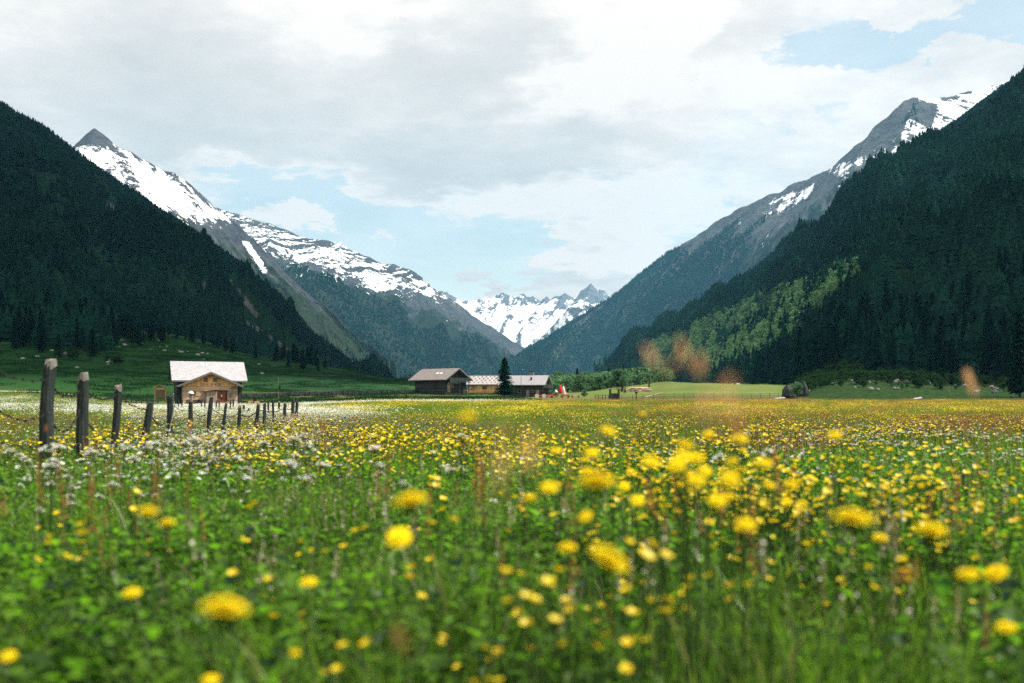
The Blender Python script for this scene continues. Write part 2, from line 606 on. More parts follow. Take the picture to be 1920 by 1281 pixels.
def shingle(name, c1, c2, row=0.28, colw=0.14, rough=0.7, streak=0.3):
    m, t, b = new_mat(name)
    oc = t.node('ShaderNodeTexCoord').outputs['Object']
    x, y, z = t.sep(oc)
    v = t.m('DIVIDE', z, row * 0.4)
    r = t.m('FLOOR', v)
    u = t.m('ADD', t.m('DIVIDE', x, colw), t.m('MULTIPLY', r, 0.37))
    wn = t.node('ShaderNodeTexWhiteNoise', noise_dimensions='2D')
    t.put(wn.inputs['Vector'], t.comb(t.m('FLOOR', u), r, 0.0))
    big = t.noise(oc, 0.9, 4, 0.6)
    f = t.m('ADD', t.m('MULTIPLY', wn.outputs['Value'], 0.6), t.m('MULTIPLY', big, streak * 1.3))
    c = t.mix(f, c1, c2)
    fv = t.m('FRACT', v)
    c = t.mix(t.ss(fv, 0.0, 0.16), tuple(q * .55 for q in c1), c)
    t.put(b.inputs['Base Color'], c)
    b.inputs['Roughness'].default_value = rough
    t.put(b.inputs['Normal'], t.bump(t.m('ADD', fv, wn.outputs['Value']), 0.5, 0.03))
    return m


M['shingle_silver'] = shingle('silver_shingles', (0.22, 0.22, 0.235), (0.43, 0.42, 0.44), streak=0.35)
M['shingle_brown'] = shingle('brown_shingles', (0.10, 0.09, 0.085), (0.24, 0.21, 0.20), 0.3, 0.2, streak=0.5)
M['shingle_grey'] = shingle('grey_shingles', (0.20, 0.20, 0.21), (0.34, 0.33, 0.345), 0.3, 0.2)
M['shingle_pink'] = shingle('pale_board_roof', (0.24, 0.22, 0.215), (0.42, 0.39, 0.38), 0.9, 0.25)


# ------------------------------------------------------------------ ground: one sheet, near meadow to the valley's far end
DR = np.array([0, 40, 70, 100, 150, 200, 240, 300, 400, 520, 800, 1400, 20000.])
G = {  # column px -> row the ground shows at for each distance of DR (None: metres above zero as ('z', v))
    -700: [0, 0, .3, .9, 2.5, 6, 10, 18, 34, 55, 95, 120, 120],
    0:    [0, 0, .25, .7, 1.9, 5.5, 9.5, 17.0, 34, 55, 90, 100, 100],
    300:  [0, 0, .12, .25, .45, 2.8, 6.5, 13.0, 27.5, 38, 44, 44, 44],
    500:  [0, 0, .12, .30, .6, 2.0, 4.2, 8.6, 19.5, 25, 26, 22, 10],
    770:  [0, 0, .3, .8, 1.1, 2.0, 3.4, 6.5, 10.0, 12, 11, 6, 0],
    900:  [0, 0, .3, .75, 1.1, 1.9, 2.9, 3.7, 4.3, 5, 5, 2, 0],
    1060: [0, 0, .2, .6, 1.2, 1.6, 2.1, 3.3, 6.8, 10, 10, 4, 0],
    1200: [0, 0, .2, .6, 1.2, 1.9, 2.8, 5.0, 9.4, 13.5, 14, 10, 0],
    1300: [0, 0, .2, .6, 1.25, 2.0, 3.2, 6.1, 9.5, 11, 14, 14, 10],
    1480: [0, 0, .2, .6, 1.25, 2.0, 3.2, 5.6, 8.0, 10, 24, 40, 40],
    1600: [0, 0, .2, .6, 1.2, 2.1, 4.6, 9.5, 24, 50, 90, 100, 100],
    1920: [0, 0, .2, .6, 1.2, 2.0, 3.6, 8.0, 24, 60, 110, 120, 120],
    2600: [0, 0, .2, .6, 1.2, 2.2, 5.0, 12.0, 30, 70, 120, 140, 140],
}
GC = np.array(sorted(G))
GZ = np.array([G[k] for k in sorted(G)], float)


def ground_z(x, y):
    x = np.asarray(x, float)
    y = np.asarray(y, float)
    ys = np.maximum(y, 1.0)
    px = np.clip(960 + x / ys * F, -700, 2600)
    px = np.where(y < 1.0, np.where(x < 0, -700, 2600), px)
    d = np.where(y > 0, y, np.abs(x) * 0.6)
    d = np.clip(np.maximum(d, np.abs(x) * 0.5), 0, 19999)
    # smooth along the distance by averaging nearby samples
    def base(d, px):
        i = np.clip(np.searchsorted(DR, d, 'right') - 1, 0, len(DR) - 2)
        fd = (d - DR[i]) / (DR[i + 1] - DR[i])
        j = np.clip(np.searchsorted(GC, px, 'right') - 1, 0, len(GC) - 2)
        fp = (px - GC[j]) / (GC[j + 1] - GC[j])
        fp = fp * fp * (3 - 2 * fp)
        return (GZ[j, i] * (1 - fp) + GZ[j + 1, i] * fp) * (1 - fd) + (GZ[j, i + 1] * (1 - fp) + GZ[j + 1, i + 1] * fp) * fd
    z = (base(d * .94, px) + base(d, px) * 2 + base(np.minimum(d * 1.06, 19999), px)) / 4
    am = sstep(d, 180, 330)
    z = z + am * (fbm(x / 26, y / 26, 4, 5) - .5) * np.minimum(4.0, 0.012 * d) 
    z = z + sstep(d, 3, 40) * (fbm(x / 7, y / 7, 2, 3) - .5) * 0.10 * (1 - am * .5)
    return z


def gz(x, y):
    return float(ground_z(np.array([x]), np.array([y]))[0])


def ground_material():
    m, t, b = new_mat('ground_turf')
    geo = t.node('ShaderNodeNewGeometry').outputs['Position']
    x, y, z = t.sep(geo)
    n1 = t.noise(geo, 0.035, 6, 0.6)
    n2 = t.noise(geo, 0.9, 6, 0.7)
    n3 = t.noise(geo, 6.0, 4, 0.7)
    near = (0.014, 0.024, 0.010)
    hill = t.mix(t.ss(n1, 0.35, 0.65), (0.007, 0.042, 0.018), (0.016, 0.060, 0.022))
    n5 = t.noise(geo, 0.22, 7, 0.75)
    hill = t.mix(t.ss(n5, 0.42, 0.62), hill, (0.036, 0.062, 0.026))
    hill = t.mix(t.ss(n2, 0.52, 0.75), hill, (0.005, 0.022, 0.012))
    right = t.mix(t.ss(n1, 0.35, 0.65), (0.10, 0.155, 0.035), (0.15, 0.17, 0.06))
    right = t.mix(t.ss(n2, 0.5, 0.75), right, (0.09, 0.12, 0.04))
    hill = t.mix(t.ss(x, -40.0, 20.0), hill, right)
    hill = t.mix(t.ss(t.m('SUBTRACT', x, t.m('MULTIPLY', y, 0.27)), 0.0, 10.0), hill, t.mix(t.ss(n2, 0.4, 0.65), (0.012, 0.030, 0.012), (0.035, 0.065, 0.020)))
    brown = t.mix(t.ss(n2, 0.35, 0.65), (0.075, 0.085, 0.03), (0.11, 0.10, 0.045))
    far = t.mix(t.ss(y, 205.0, 245.0), brown, hill)
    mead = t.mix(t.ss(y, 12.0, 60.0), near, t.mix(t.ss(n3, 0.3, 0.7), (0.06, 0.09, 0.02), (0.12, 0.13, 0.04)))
    far = t.mix(t.ss(t.m('ADD', x, t.m('MULTIPLY', y, 0.27)), -10.0, 12.0), t.mix(t.ss(n2, 0.4, 0.7), (0.016, 0.060, 0.018), (0.035, 0.075, 0.022)), far)
    rub = t.mix(t.ss(n2, 0.4, 0.65), (0.012, 0.030, 0.012), (0.045, 0.080, 0.025))
    far = t.mix(t.ss(t.m('SUBTRACT', x, t.m('MULTIPLY', y, 0.27)), -2.0, 8.0), far, rub)
    c = t.mix(t.ss(y, 150.0, 185.0), mead, far)
    t.put(b.inputs['Base Color'], c)
    b.inputs['Roughness'].default_value = 0.95
    b.inputs['Specular IOR Level'].default_value = 0.0
    h = t.m('ADD', t.m('ADD', t.m('MULTIPLY', n2, 1.0), t.m('MULTIPLY', n5, 3.0)), t.m('MULTIPLY', n3, 0.3))
    t.put(b.inputs['Normal'], t.bump(h, 0.7, 0.35))
    return m


na, nr = 420, 330
rr = np.concatenate([[0.02], np.geomspace(0.5, 20000, nr - 1)])
fw = np.linspace(-62, 62, na - 60)
bk = np.linspace(62, 298, 62)[1:-1]
an = np.radians(np.concatenate([fw, bk, [298.0]]))
na = len(an)
A_, R_ = np.meshgrid(an, rr)
gx, gy = np.sin(A_) * R_, np.cos(A_) * R_
co = np.stack([gx, gy, ground_z(gx, gy)], -1)
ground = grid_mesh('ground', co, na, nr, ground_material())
tag(ground, kind='structure')


# ------------------------------------------------------------------ mountains
def mountain_material(name, rock1, rock2, green, tree_z=None, snow_amt=1.0, sc=1.0, streak=0.0, scrub=(0.05, 0.06, 0.025)):
    m, t, b = new_mat(name)
    geo = t.node('ShaderNodeNewGeometry')
    pos = geo.outputs['Position']
    x, y, z = t.sep(pos)
    uvn = t.node('ShaderNodeCombineXYZ')
    au = t.node('ShaderNodeAttribute', attribute_name='lu').outputs['Fac']
    av = t.node('ShaderNodeAttribute', attribute_name='lv').outputs['Fac']
    sn = t.node('ShaderNodeAttribute', attribute_name='snow').outputs['Fac']
    gr = t.node('ShaderNodeAttribute', attribute_name='green').outputs['Fac']
    st = t.comb(t.m('ADD', au, t.m('MULTIPLY', av, streak)), t.m('MULTIPLY', av, 0.22), 0.0)
    na_ = t.noise(st, 0.016 * sc, 7, 0.68, 0.4)
    nb = t.noise(pos, 0.006 * sc, 8, 0.7)
    nc = t.noise(pos, 0.03 * sc, 6, 0.7)
    rock = t.ramp(t.m('ADD', t.m('MULTIPLY', nb, .5), t.m('MULTIPLY', nc, .5)),
                  [(0.3, tuple(q * .45 for q in rock1)), (0.5, rock1), (0.68, rock2)])
    gn = t.ss(t.m('ADD', gr, t.m('MULTIPLY', t.m('SUBTRACT', na_, 0.5), 1.4)), 0.42, 0.58)
    gcol = t.mix(t.ss(nc, 0.35, 0.65), green, scrub)
    c = t.mix(gn, rock, gcol)
    sv = t.m('ADD', sn, t.m('ADD', t.m('MULTIPLY', t.m('SUBTRACT', na_, 0.5), 2.2), t.m('ADD', t.m('MULTIPLY', t.m('SUBTRACT', nc, 0.5), 1.3), t.m('MULTIPLY', t.m('SUBTRACT', t.noise(pos, 0.11 * sc, 4, 0.7), 0.5), 0.7))))
    sf = t.ss(sv, 0.49, 0.53)
    c = t.mix(sf, c, (0.84, 0.86, 0.88))
    t.put(b.inputs['Base Color'], c)
    b.inputs['Roughness'].default_value = 0.9
    b.inputs['Specular IOR Level'].default_value = 0.0
    h = t.m('ADD', t.m('MULTIPLY', nb, 1.0), t.m('MULTIPLY', nc, 0.35))
    h = t.m('MULTIPLY', h, t.m('SUBTRACT', 1.0, t.m('MULTIPLY', sf, 0.75)))
    t.put(b.inputs['Normal'], t.bump(h, 1.0, 55.0 / sc))
    return m


class Loft:
    def __init__(self, name, rails, nu, nv, amp, mat, seed=0, crest_amp=6.0, gully=0.0, gsc=160.0, snow=None, green=None, bow=0.0, label=None):
        """rails: lists of (px, row, distance) from foot (first) to crest (last); world surface with relief and a back"""
        R = []
        for r in rails:
            a = np.array([(*P(*q),) for q in r], float)
            s = np.linspace(0, 1, nu)
            k = np.linspace(0, 1, len(a))
            R.append(np.stack([np.interp(s, k, a[:, i]) for i in range(3)], -1))
        R = np.array(R)
        v = np.linspace(0, 1, nv)
        kv = np.linspace(0, 1, len(R))
        co = np.zeros((nv, nu, 3))
        for i in range(3):
            for j in range(nu):
                co[:, j, i] = np.interp(v, kv, R[:, j, i])
        # metres along and down the face
        du = np.concatenate([[0], np.cumsum(np.linalg.norm(np.diff(R[-1], axis=0), axis=1))])
        dv = np.linalg.norm(R[-1] - R[0], axis=1)
        LU = np.broadcast_to(du[None], (nv, nu))
        LV = (1 - v)[:, None] * dv[None]
        V = np.broadcast_to(v[:, None], (nv, nu))
        env = np.sin(np.clip(V, 0, 1) * math.pi) ** 0.7 * (1 - V ** 3)
        x, y = co[..., 0], co[..., 1]
        rel = (fbm(x / 420 + 3, y / 420, 6, seed, ridged=True, gain=.55) - .55)
        gl = fbm(LU / gsc, LV / (gsc * 5), 4, seed + 40, ridged=True) - .5
        z = co[..., 2] + env * (amp * rel + gully * gl) + bow * env * -1
        cr = np.clip((V - .9) / .1, 0, 1)
        z = z + cr * crest_amp * (fbm(LU / 60, LU * 0 + seed, 4, seed + 9) - .5) * 2
        co[..., 2] = z
        self.co = co
        self.nu, self.nv = nu, nv
        ys = np.maximum(co[..., 1], 1)
        self.px = 960 + co[..., 0] / ys * F
        self.py = HZ - (co[..., 2] - CZ) / ys * F
        self.V = V
        self.LU, self.LV = LU, LV
        # back of the mountain
        nb = 14
        back = []
        c = co[-1]
        for i in range(1, nb + 1):
            q = c.copy()
            t_ = i / nb
            h = c[:, 2]
            dirv = c[:, :2] / np.linalg.norm(c[:, :2], axis=1)[:, None]
            q[:, :2] += dirv * (h[:, None] * 1.25 * t_ + 20 * t_)
            q[:, 2] = h * (1 - t_) - 3 * t_ + (fbm(q[:, 0] / 300, q[:, 1] / 300, 3, seed) - .5) * h * .12 * math.sin(t_ * math.pi)
            back.append(q)
        full = np.concatenate([co, np.array(back)], 0)
        z0 = np.zeros((nv + nb, nu))
        sn, gr = z0.copy(), z0.copy()
        if snow is not None:
            sn[:nv] = snow(self.px, self.py, V)
            sn[nv:] = sn[nv - 1]
        else:
            sn -= 3
        gr[:nv] = green(self.px, self.py, V) if green is not None else -3
        gr[nv:] = gr[nv - 1]
        lu, lv = z0.copy(), z0.copy()
        lu[:] = du[None]
        lv[:nv] = LV
        lv[nv:] = -np.arange(1, nb + 1)[:, None] * 60.0
        self.obj = grid_mesh(name, full, nu, nv + nb, mat, True, attrs={'snow': sn, 'green': gr, 'lu': lu, 'lv': lv})
        tag(self.obj, kind='structure')

    def sample(self, n, seed=0, vmax=1.0, pxr=(-150, 2070)):
        r = np.random.default_rng(seed)
        co = self.co
        a = co[:-1, :-1]
        e1 = co[:-1, 1:] - a
        e2 = co[1:, :-1] - a
        ar = np.linalg.norm(np.cross(e1, e2), axis=-1)
        ok = (self.px[:-1, :-1] > pxr[0]) & (self.px[:-1, :-1] < pxr[1]) & (self.V[:-1, :-1] <= vmax)
        ar = ar * ok
        p = ar.reshape(-1) / ar.sum()
        idx = r.choice(len(p), n, p=p)
        i, j = np.divmod(idx, self.nu - 1)
        fu, fv = r.random(n), r.random(n)
        def bl(A):
            k = (lambda q: q[:, None]) if A.ndim == 3 else (lambda q: q)
            return (A[i, j] * k((1 - fu) * (1 - fv)) + A[i, j + 1] * k(fu * (1 - fv)) + A[i + 1, j] * k((1 - fu) * fv) + A[i + 1, j + 1] * k(fu * fv))
        return bl(co), bl(self.px), bl(self.py), bl(self.V), bl(self.LU), bl(self.LV)


def fz(px, z, d):        # foot point: pixel column, height in metres, distance
    return (px, HZ - (z - CZ) / d * F, d)


def band(px, py, pts_hi, pts_lo, soft=10.0):
    """1 between two polylines of (column, row), 0 outside, with a soft edge in rows"""
    hi = np.interp(px, [q[0] for q in pts_hi], [q[1] for q in pts_hi])
    lo = np.interp(px, [q[0] for q in pts_lo], [q[1] for q in pts_lo])
    a = np.clip((py - hi) / soft, -3.5, 1)
    b = np.clip((lo - py) / soft, -3.5, 1)
    return np.minimum(a, b)      # -1 .. 1


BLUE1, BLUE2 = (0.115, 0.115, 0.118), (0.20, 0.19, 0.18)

# far snow range closing the valley
def snowC(px, py, V):
    s = band(px, py, [(700, 560), (880, 566), (940, 560), (1000, 570), (1060, 572), (1095, 560), (1130, 565)], [(700, 640), (900, 640), (990, 668), (1100, 610)], 10)
    return 0.49 + s * 0.17
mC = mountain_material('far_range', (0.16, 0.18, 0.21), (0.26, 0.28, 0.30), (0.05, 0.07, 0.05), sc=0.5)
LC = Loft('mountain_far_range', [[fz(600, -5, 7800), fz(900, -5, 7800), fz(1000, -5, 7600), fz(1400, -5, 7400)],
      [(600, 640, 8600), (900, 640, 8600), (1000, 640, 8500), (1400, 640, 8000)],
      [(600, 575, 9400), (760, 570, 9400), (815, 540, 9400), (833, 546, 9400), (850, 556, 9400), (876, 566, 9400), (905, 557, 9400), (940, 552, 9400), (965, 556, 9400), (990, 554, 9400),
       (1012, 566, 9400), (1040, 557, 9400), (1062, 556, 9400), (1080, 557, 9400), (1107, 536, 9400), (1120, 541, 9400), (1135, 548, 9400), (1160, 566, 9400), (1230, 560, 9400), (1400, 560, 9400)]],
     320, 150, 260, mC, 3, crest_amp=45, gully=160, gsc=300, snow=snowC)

def snowC2(px, py, V):
    return 0.18 + 0.3 * sstep(V, .55, .95)
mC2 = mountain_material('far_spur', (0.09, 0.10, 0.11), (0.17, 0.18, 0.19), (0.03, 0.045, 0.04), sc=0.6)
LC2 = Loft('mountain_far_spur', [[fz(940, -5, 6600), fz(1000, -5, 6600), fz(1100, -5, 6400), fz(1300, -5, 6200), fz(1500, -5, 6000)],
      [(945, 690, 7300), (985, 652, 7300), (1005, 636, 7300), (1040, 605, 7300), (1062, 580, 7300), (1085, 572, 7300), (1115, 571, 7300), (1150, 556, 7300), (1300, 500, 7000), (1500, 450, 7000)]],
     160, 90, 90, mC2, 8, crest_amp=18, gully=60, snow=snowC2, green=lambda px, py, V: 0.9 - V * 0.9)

# left: pyramid peak with its snowfield, spur running down to the right
def snowB1(px, py, V):
    s = band(px, py, [(60, 280), (140, 274), (160, 277), (180, 279), (205, 276), (222, 283), (300, 318), (345, 345), (380, 372), (432, 400)],
             [(60, 420), (300, 398), (345, 404), (390, 418), (430, 418), (440, 400)], 12)
    base = 0.47 + s * 0.22
    base = base - 0.24 * np.exp(-((px - 370) / 26) ** 2 - ((py - 378) / 20) ** 2)
    st = 1 - abs((py - 455) - (px - 462) * 1.55) / 9.0
    st = np.where((py > 452) & (py < 512), st, -1)
    st2 = 1 - abs((py - 395) - (px - 395) * 1.2) / 7
    st2 = np.where((py > 392) & (py < 410), st2, -1)
    return np.maximum(base, 0.5 + np.maximum(st, st2) * .6)
def greenB(px, py, V):
    return 0.50 + 1.6 * (0.72 - V) + 0.0 * px
mB1 = mountain_material('pyramid_peak', (0.070, 0.078, 0.092), (0.135, 0.135, 0.138), (0.022, 0.040, 0.024), sc=1.0, scrub=(0.036, 0.048, 0.028))
LB1 = Loft('mountain_pyramid_peak', [[fz(-400, 20, 2300), fz(0, 20, 2300), fz(400, 0, 2300), fz(640, -5, 2500), fz(720, -5, 2700), fz(760, -5, 2900)],
      [(-400, 460, 3000), (0, 440, 3000), (300, 440, 3000), (520, 600, 3100), (700, 700, 3100), (770, 725, 3050)],
      [(-400, 380, 3900), (-100, 335, 3900), (60, 310, 3900), (130, 274, 3900), (145, 266, 3900), (160, 251, 3900), (172, 243, 3900), (178, 240, 3900), (186, 245, 3900), (198, 257, 3900), (215, 271, 3900),
       (232, 280, 3900), (262, 296, 3900), (300, 314, 3900), (325, 322, 3900), (345, 336, 3900), (365, 354, 3900), (385, 371, 3850), (410, 392, 3800), (436, 411, 3750), (470, 445, 3700), (520, 495, 3600), (580, 560, 3500), (640, 620, 3400), (710, 688, 3300), (780, 735, 3200)]],
     420, 190, 150, mB1, 21, crest_amp=10, gully=100, gsc=130, snow=snowB1, green=greenB)

# left behind: long snow-streaked ridge
def snowB2(px, py, V):
    s = band(px, py, [(420, 396), (440, 404), (500, 424), (560, 444), (640, 462), (700, 490), (740, 502), (790, 520), (830, 550)],
             [(420, 420), (450, 440), (500, 480), (560, 500), (640, 520), (700, 545), (760, 552), (815, 560), (840, 565)], 14)
    return 0.38 + s * 0.16
mB2 = mountain_material('streaked_ridge', (0.065, 0.074, 0.086), (0.125, 0.125, 0.125), (0.018, 0.034, 0.026), sc=1.0, streak=0.55, scrub=(0.034, 0.044, 0.028))
LB2 = Loft('mountain_streaked_ridge', [[fz(200, -5, 3800), fz(500, -5, 3800), fz(760, -5, 3900), fz(900, -5, 4300), fz(980, -5, 4800), fz(1015, -5, 5200)],
      [(200, 500, 4500), (450, 520, 4500), (640, 560, 4600), (820, 640, 4900), (950, 695, 5200), (1015, 725, 5400)],
      [(200, 330, 5600), (300, 372, 5600), (400, 388, 5600), (440, 401, 5600), (470, 410, 5600), (500, 419, 5600), (530, 430, 5600), (560, 441, 5600), (585, 447, 5600), (610, 450, 5600), (640, 458, 5600), (660, 468, 5600), (690, 482, 5600), (715, 494, 5600), (722, 496, 5600), (735, 496, 5600), (755, 502, 5600), (775, 510, 5600), (790, 520, 5600),
       (803, 530, 5650), (815, 542, 5650), (830, 549, 5650), (855, 565, 5700), (880, 588, 5750), (905, 603, 5800), (930, 617, 5850), (950, 632, 5900), (970, 645, 5950), (990, 657, 6000), (1002, 670, 6000), (1030, 715, 6050)]],
     440, 190, 190, mB2, 31, crest_amp=12, gully=170, gsc=150, snow=snowB2, green=lambda px, py, V: 0.5 + 1.5 * (0.72 - V))

# right behind: rock peak with snow bowl and long ridge
def snowD(px, py, V):
    s = band(px, py, [(1690, 250), (1700, 222), (1722, 232), (1745, 240), (1758, 195), (1775, 186), (1800, 176), (1900, 140)],
             [(1690, 258), (1740, 258), (1760, 256), (1800, 240), (1850, 225), (1900, 215)], 10)
    o = 0.40 + 0.30 * s
    o = np.where(px < 1690, np.minimum(o, .1), o)
    cap = band(px, py, [(1722, 180), (1760, 184)], [(1722, 190), (1745, 192), (1760, 196)], 6)
    cap = np.where((px > 1722) & (px < 1765), cap, -1)
    o = np.maximum(o, 0.45 + cap * .4)
    for (x0, y0, x1, y1, w) in ((1560, 328, 1618, 300, 8), (1622, 300, 1665, 284, 10), (1555, 322, 1600, 300, 4), (1655, 296, 1700, 268, 5), (1430, 408, 1525, 356, 9), (1470, 372, 1530, 350, 5), (1440, 385, 1480, 365, 5)):
        k = (y1 - y0) / (x1 - x0)
        s_ = 1 - abs(py - (y0 + (px - x0) * k)) / w
        s_ = np.where((px > x0) & (px < x1), s_, -1)
        o = np.maximum(o, 0.32 + s_ * .24)
    return o
mD = mountain_material('rock_peak', (0.095, 0.10, 0.108), (0.185, 0.175, 0.165), (0.020, 0.036, 0.024), sc=1.0, streak=-0.4, scrub=(0.045, 0.050, 0.030))
LD = Loft('mountain_rock_peak', [[fz(880, -5, 4600), fz(1000, -5, 4300), fz(1150, -5, 3600), fz(1400, -5, 3000), fz(1700, 0, 2700), fz(2400, 0, 2500)],
      [(880, 725, 5100), (1040, 680, 4800), (1200, 640, 4200), (1480, 520, 3600), (1800, 420, 3300), (2400, 300, 3200)],
      [(880, 718, 5700), (920, 694, 5700), (945, 683, 5650), (990, 652, 5600), (1040, 622, 5500), (1090, 592, 5400), (1150, 553, 5300), (1180, 530, 5200), (1215, 502, 5100), (1245, 480, 5000), (1275, 462, 4950), (1300, 446, 4900), (1330, 427, 4800), (1365, 402, 4700), (1400, 386, 4600), (1440, 368, 4500), (1480, 350, 4500), (1520, 333, 4400), (1560, 312, 4300),
       (1590, 287, 4250), (1620, 262, 4200), (1640, 236, 4200), (1662, 222, 4200), (1680, 206, 4200), (1697, 190, 4200), (1712, 181, 4200), (1727, 184, 4200), (1745, 190, 4200), (1765, 186, 4200), (1790, 177, 4200), (1820, 172, 4200), (1850, 165, 4200), (1872, 158, 4200), (1920, 130, 4200), (2100, 60, 4200), (2400, 40, 4200)]],
     480, 200, 150, mD, 51, crest_amp=12, gully=110, gsc=150, snow=snowD, green=lambda px, py, V: 0.5 + 1.6 * (0.74 - V) - 0.0 * px)

# near slopes that carry the forest
def greenA(px, py, V):
    return 0.95 + 0 * px
mA = mountain_material('left_forest_slope', (0.16, 0.155, 0.145), (0.24, 0.235, 0.22), (0.009, 0.042, 0.022), sc=4.0, scrub=(0.018, 0.052, 0.024))
def holeA(px, py):
    """bare patches, gullies and pastures on the left slope, 0..1"""
    h = np.zeros_like(px)
    for (x0, y0, r, k) in ((205, 393, 22, .9), (385, 535, 10, .9), (10, 560, 10, .7), (240, 590, 10, .5), (150, 350, 26, .35), (50, 300, 15, .3)):
        h = np.maximum(h, k * np.exp(-((px - x0) / r) ** 2 - ((py - y0) / (r * .8)) ** 2))
    for (x0, y0, x1, y1, w, k) in ((430, 528, 560, 660, 13, 1.0), (455, 596, 600, 690, 20, .95), (0, 365, 70, 440, 7, 1.), (150, 505, 170, 525, 8, .8), (170, 480, 330, 620, 12, .55), (180, 300, 260, 400, 10, .4), (60, 440, 180, 520, 10, .5)):
        l2 = (x1 - x0) ** 2 + (y1 - y0) ** 2
        t = np.clip(((px - x0) * (x1 - x0) + (py - y0) * (y1 - y0)) / l2, 0, 1)
        dd = np.hypot(px - x0 - t * (x1 - x0), py - y0 - t * (y1 - y0))
        h = np.maximum(h, k * np.exp(-(dd / w) ** 2))
    return h
def greenA(px, py, V):
    h = np.zeros_like(px)
    for (x0, y0, r) in ((205, 393, 18), (383, 535, 9), (240, 590, 8)):
        h = np.maximum(h, np.exp(-((px - x0) / r) ** 2 - ((py - y0) / r) ** 2))
    for (x0, y0, x1, y1, w) in ((430, 528, 480, 590, 9), (455, 600, 560, 668, 6), (0, 365, 60, 425, 4)):
        l2 = (x1 - x0) ** 2 + (y1 - y0) ** 2
        t = np.clip(((px - x0) * (x1 - x0) + (py - y0) * (y1 - y0)) / l2, 0, 1)
        dd = np.hypot(px - x0 - t * (x1 - x0), py - y0 - t * (y1 - y0))
        h = np.maximum(h, np.exp(-(dd / w) ** 2))
    return 0.95 - h * .62
LA = Loft('hillside_left', [[fz(-900, 12, 420), fz(-300, 22, 470), fz(0, 30, 520), fz(300, 30, 600), fz(480, 14, 760), fz(600, 4, 1000), fz(700, -4, 1300)],
      [(-900, 100, 1700), (-300, 95, 1750), (-100, 140, 1800), (0, 196, 1800), (60, 228, 1800), (130, 276, 1800), (180, 312, 1800), (230, 350, 1800), (280, 382, 1800), (330, 414, 1800), (380, 446, 1780), (430, 482, 1750), (500, 532, 1700), (545, 580, 1680), (580, 620, 1650), (620, 655, 1600), (655, 682, 1570), (700, 706, 1550), (760, 742, 1530)]],
     300, 170, 120, mA, 61, crest_amp=7, gully=75, gsc=120, green=greenA, bow=0)

mE = mountain_material('right_forest_slope', (0.16, 0.155, 0.145), (0.24, 0.235, 0.22), (0.009, 0.036, 0.018), sc=4.0, scrub=(0.022, 0.052, 0.022))
def greenE(px, py, V):
    h = np.exp(-((px - 1868) / 26) ** 2 - ((py - 254) / 9) ** 2)
    h = np.maximum(h, .8 * np.exp(-((px - 1370) / 12) ** 2 - ((py - 565) / 8) ** 2))
    return 0.95 - h * .62
LE = Loft('hillside_right', [[fz(1120, -4, 1500), fz(1180, -4, 1150), fz(1300, 6, 800), fz(1450, 8, 520), fz(1600, 8, 380), fz(1920, 6, 330), fz(2700, 6, 260)],
      [(1110, 716, 2100), (1160, 690, 2200), (1200, 655, 2200), (1230, 636, 2200), (1280, 602, 2250), (1330, 576, 2250), (1390, 535, 2200), (1450, 494, 2200), (1505, 456, 2150), (1560, 416, 2150), (1600, 388, 2120), (1640, 356, 2100), (1680, 320, 2080), (1720, 286, 2050), (1760, 254, 2030), (1800, 226, 2000), (1835, 198, 1980), (1870, 172, 1950), (1920, 140, 1900), (2100, 20, 1800), (2700, -150, 1600)]],
     300, 190, 120, mE, 71, crest_amp=7, gully=75, gsc=130, green=greenE, bow=0)


# ------------------------------------------------------------------ trees
def far_conifer(seed, tiers=5, seg=7, mat='needle'):
    """a conifer a few pixels tall: ragged skirts, 1 m high, scaled per tree"""
    r = random.Random(seed)
    b = MB()
    b.tube([(0, 0, -.1), (0, 0, .35)], [.02, .015], 4, False, 1)
    z = .06
    for k in range(tiers):
        t = k / tiers
        rad = (.23 * (1 - t) ** .8 + .02) * r.uniform(.85, 1.15)
        top = z + (1 - z) * (.42 if k < tiers - 1 else 1.0)
        vs = [(r.uniform(-.01, .01), r.uniform(-.01, .01), top)]
        n = seg * 2
        for i in range(n):
            a = 2 * math.pi * (i + r.uniform(-.25, .25)) / n
            q = rad * (r.uniform(.85, 1.2) if i % 2 == 0 else r.uniform(.4, .65))
            vs.append((math.cos(a) * q, math.sin(a) * q, z + r.uniform(-.025, .02) + (0 if i % 2 == 0 else .04)))
        b.add(vs, [(0, 1 + i, 1 + (i + 1) % n) for i in range(n)], 0)
        z += (1 - .1) / tiers * (.95 - .12 * t)
    return b.mesh('far_conifer_mesh', [M[mat], M['bark']])


def leaf_faces(b, r, c, rad, n, size, mi=0, flat=1.0, up=0.0):
    for _ in range(n):
        while True:
            v = Vector((r.uniform(-1, 1), r.uniform(-1, 1), r.uniform(-1, 1)))
            if v.length < 1: break
        p = Vector(c) + Vector((v.x * rad[0], v.y * rad[1], v.z * rad[2]))
        nrm = Vector((r.gauss(0, 1), r.gauss(0, 1), r.gauss(0, 1) * flat + up)).normalized()
        a = nrm.orthogonal().normalized()
        a.rotate(Matrix.Rotation(r.uniform(0, 6.28), 3, nrm))
        c2 = nrm.cross(a)
        s = size * r.uniform(.6, 1.3)
        b.add([p - a * s, p + c2 * s * .55, p + a * s, p - c2 * s * .55], [(0, 1, 2, 3)], mi)


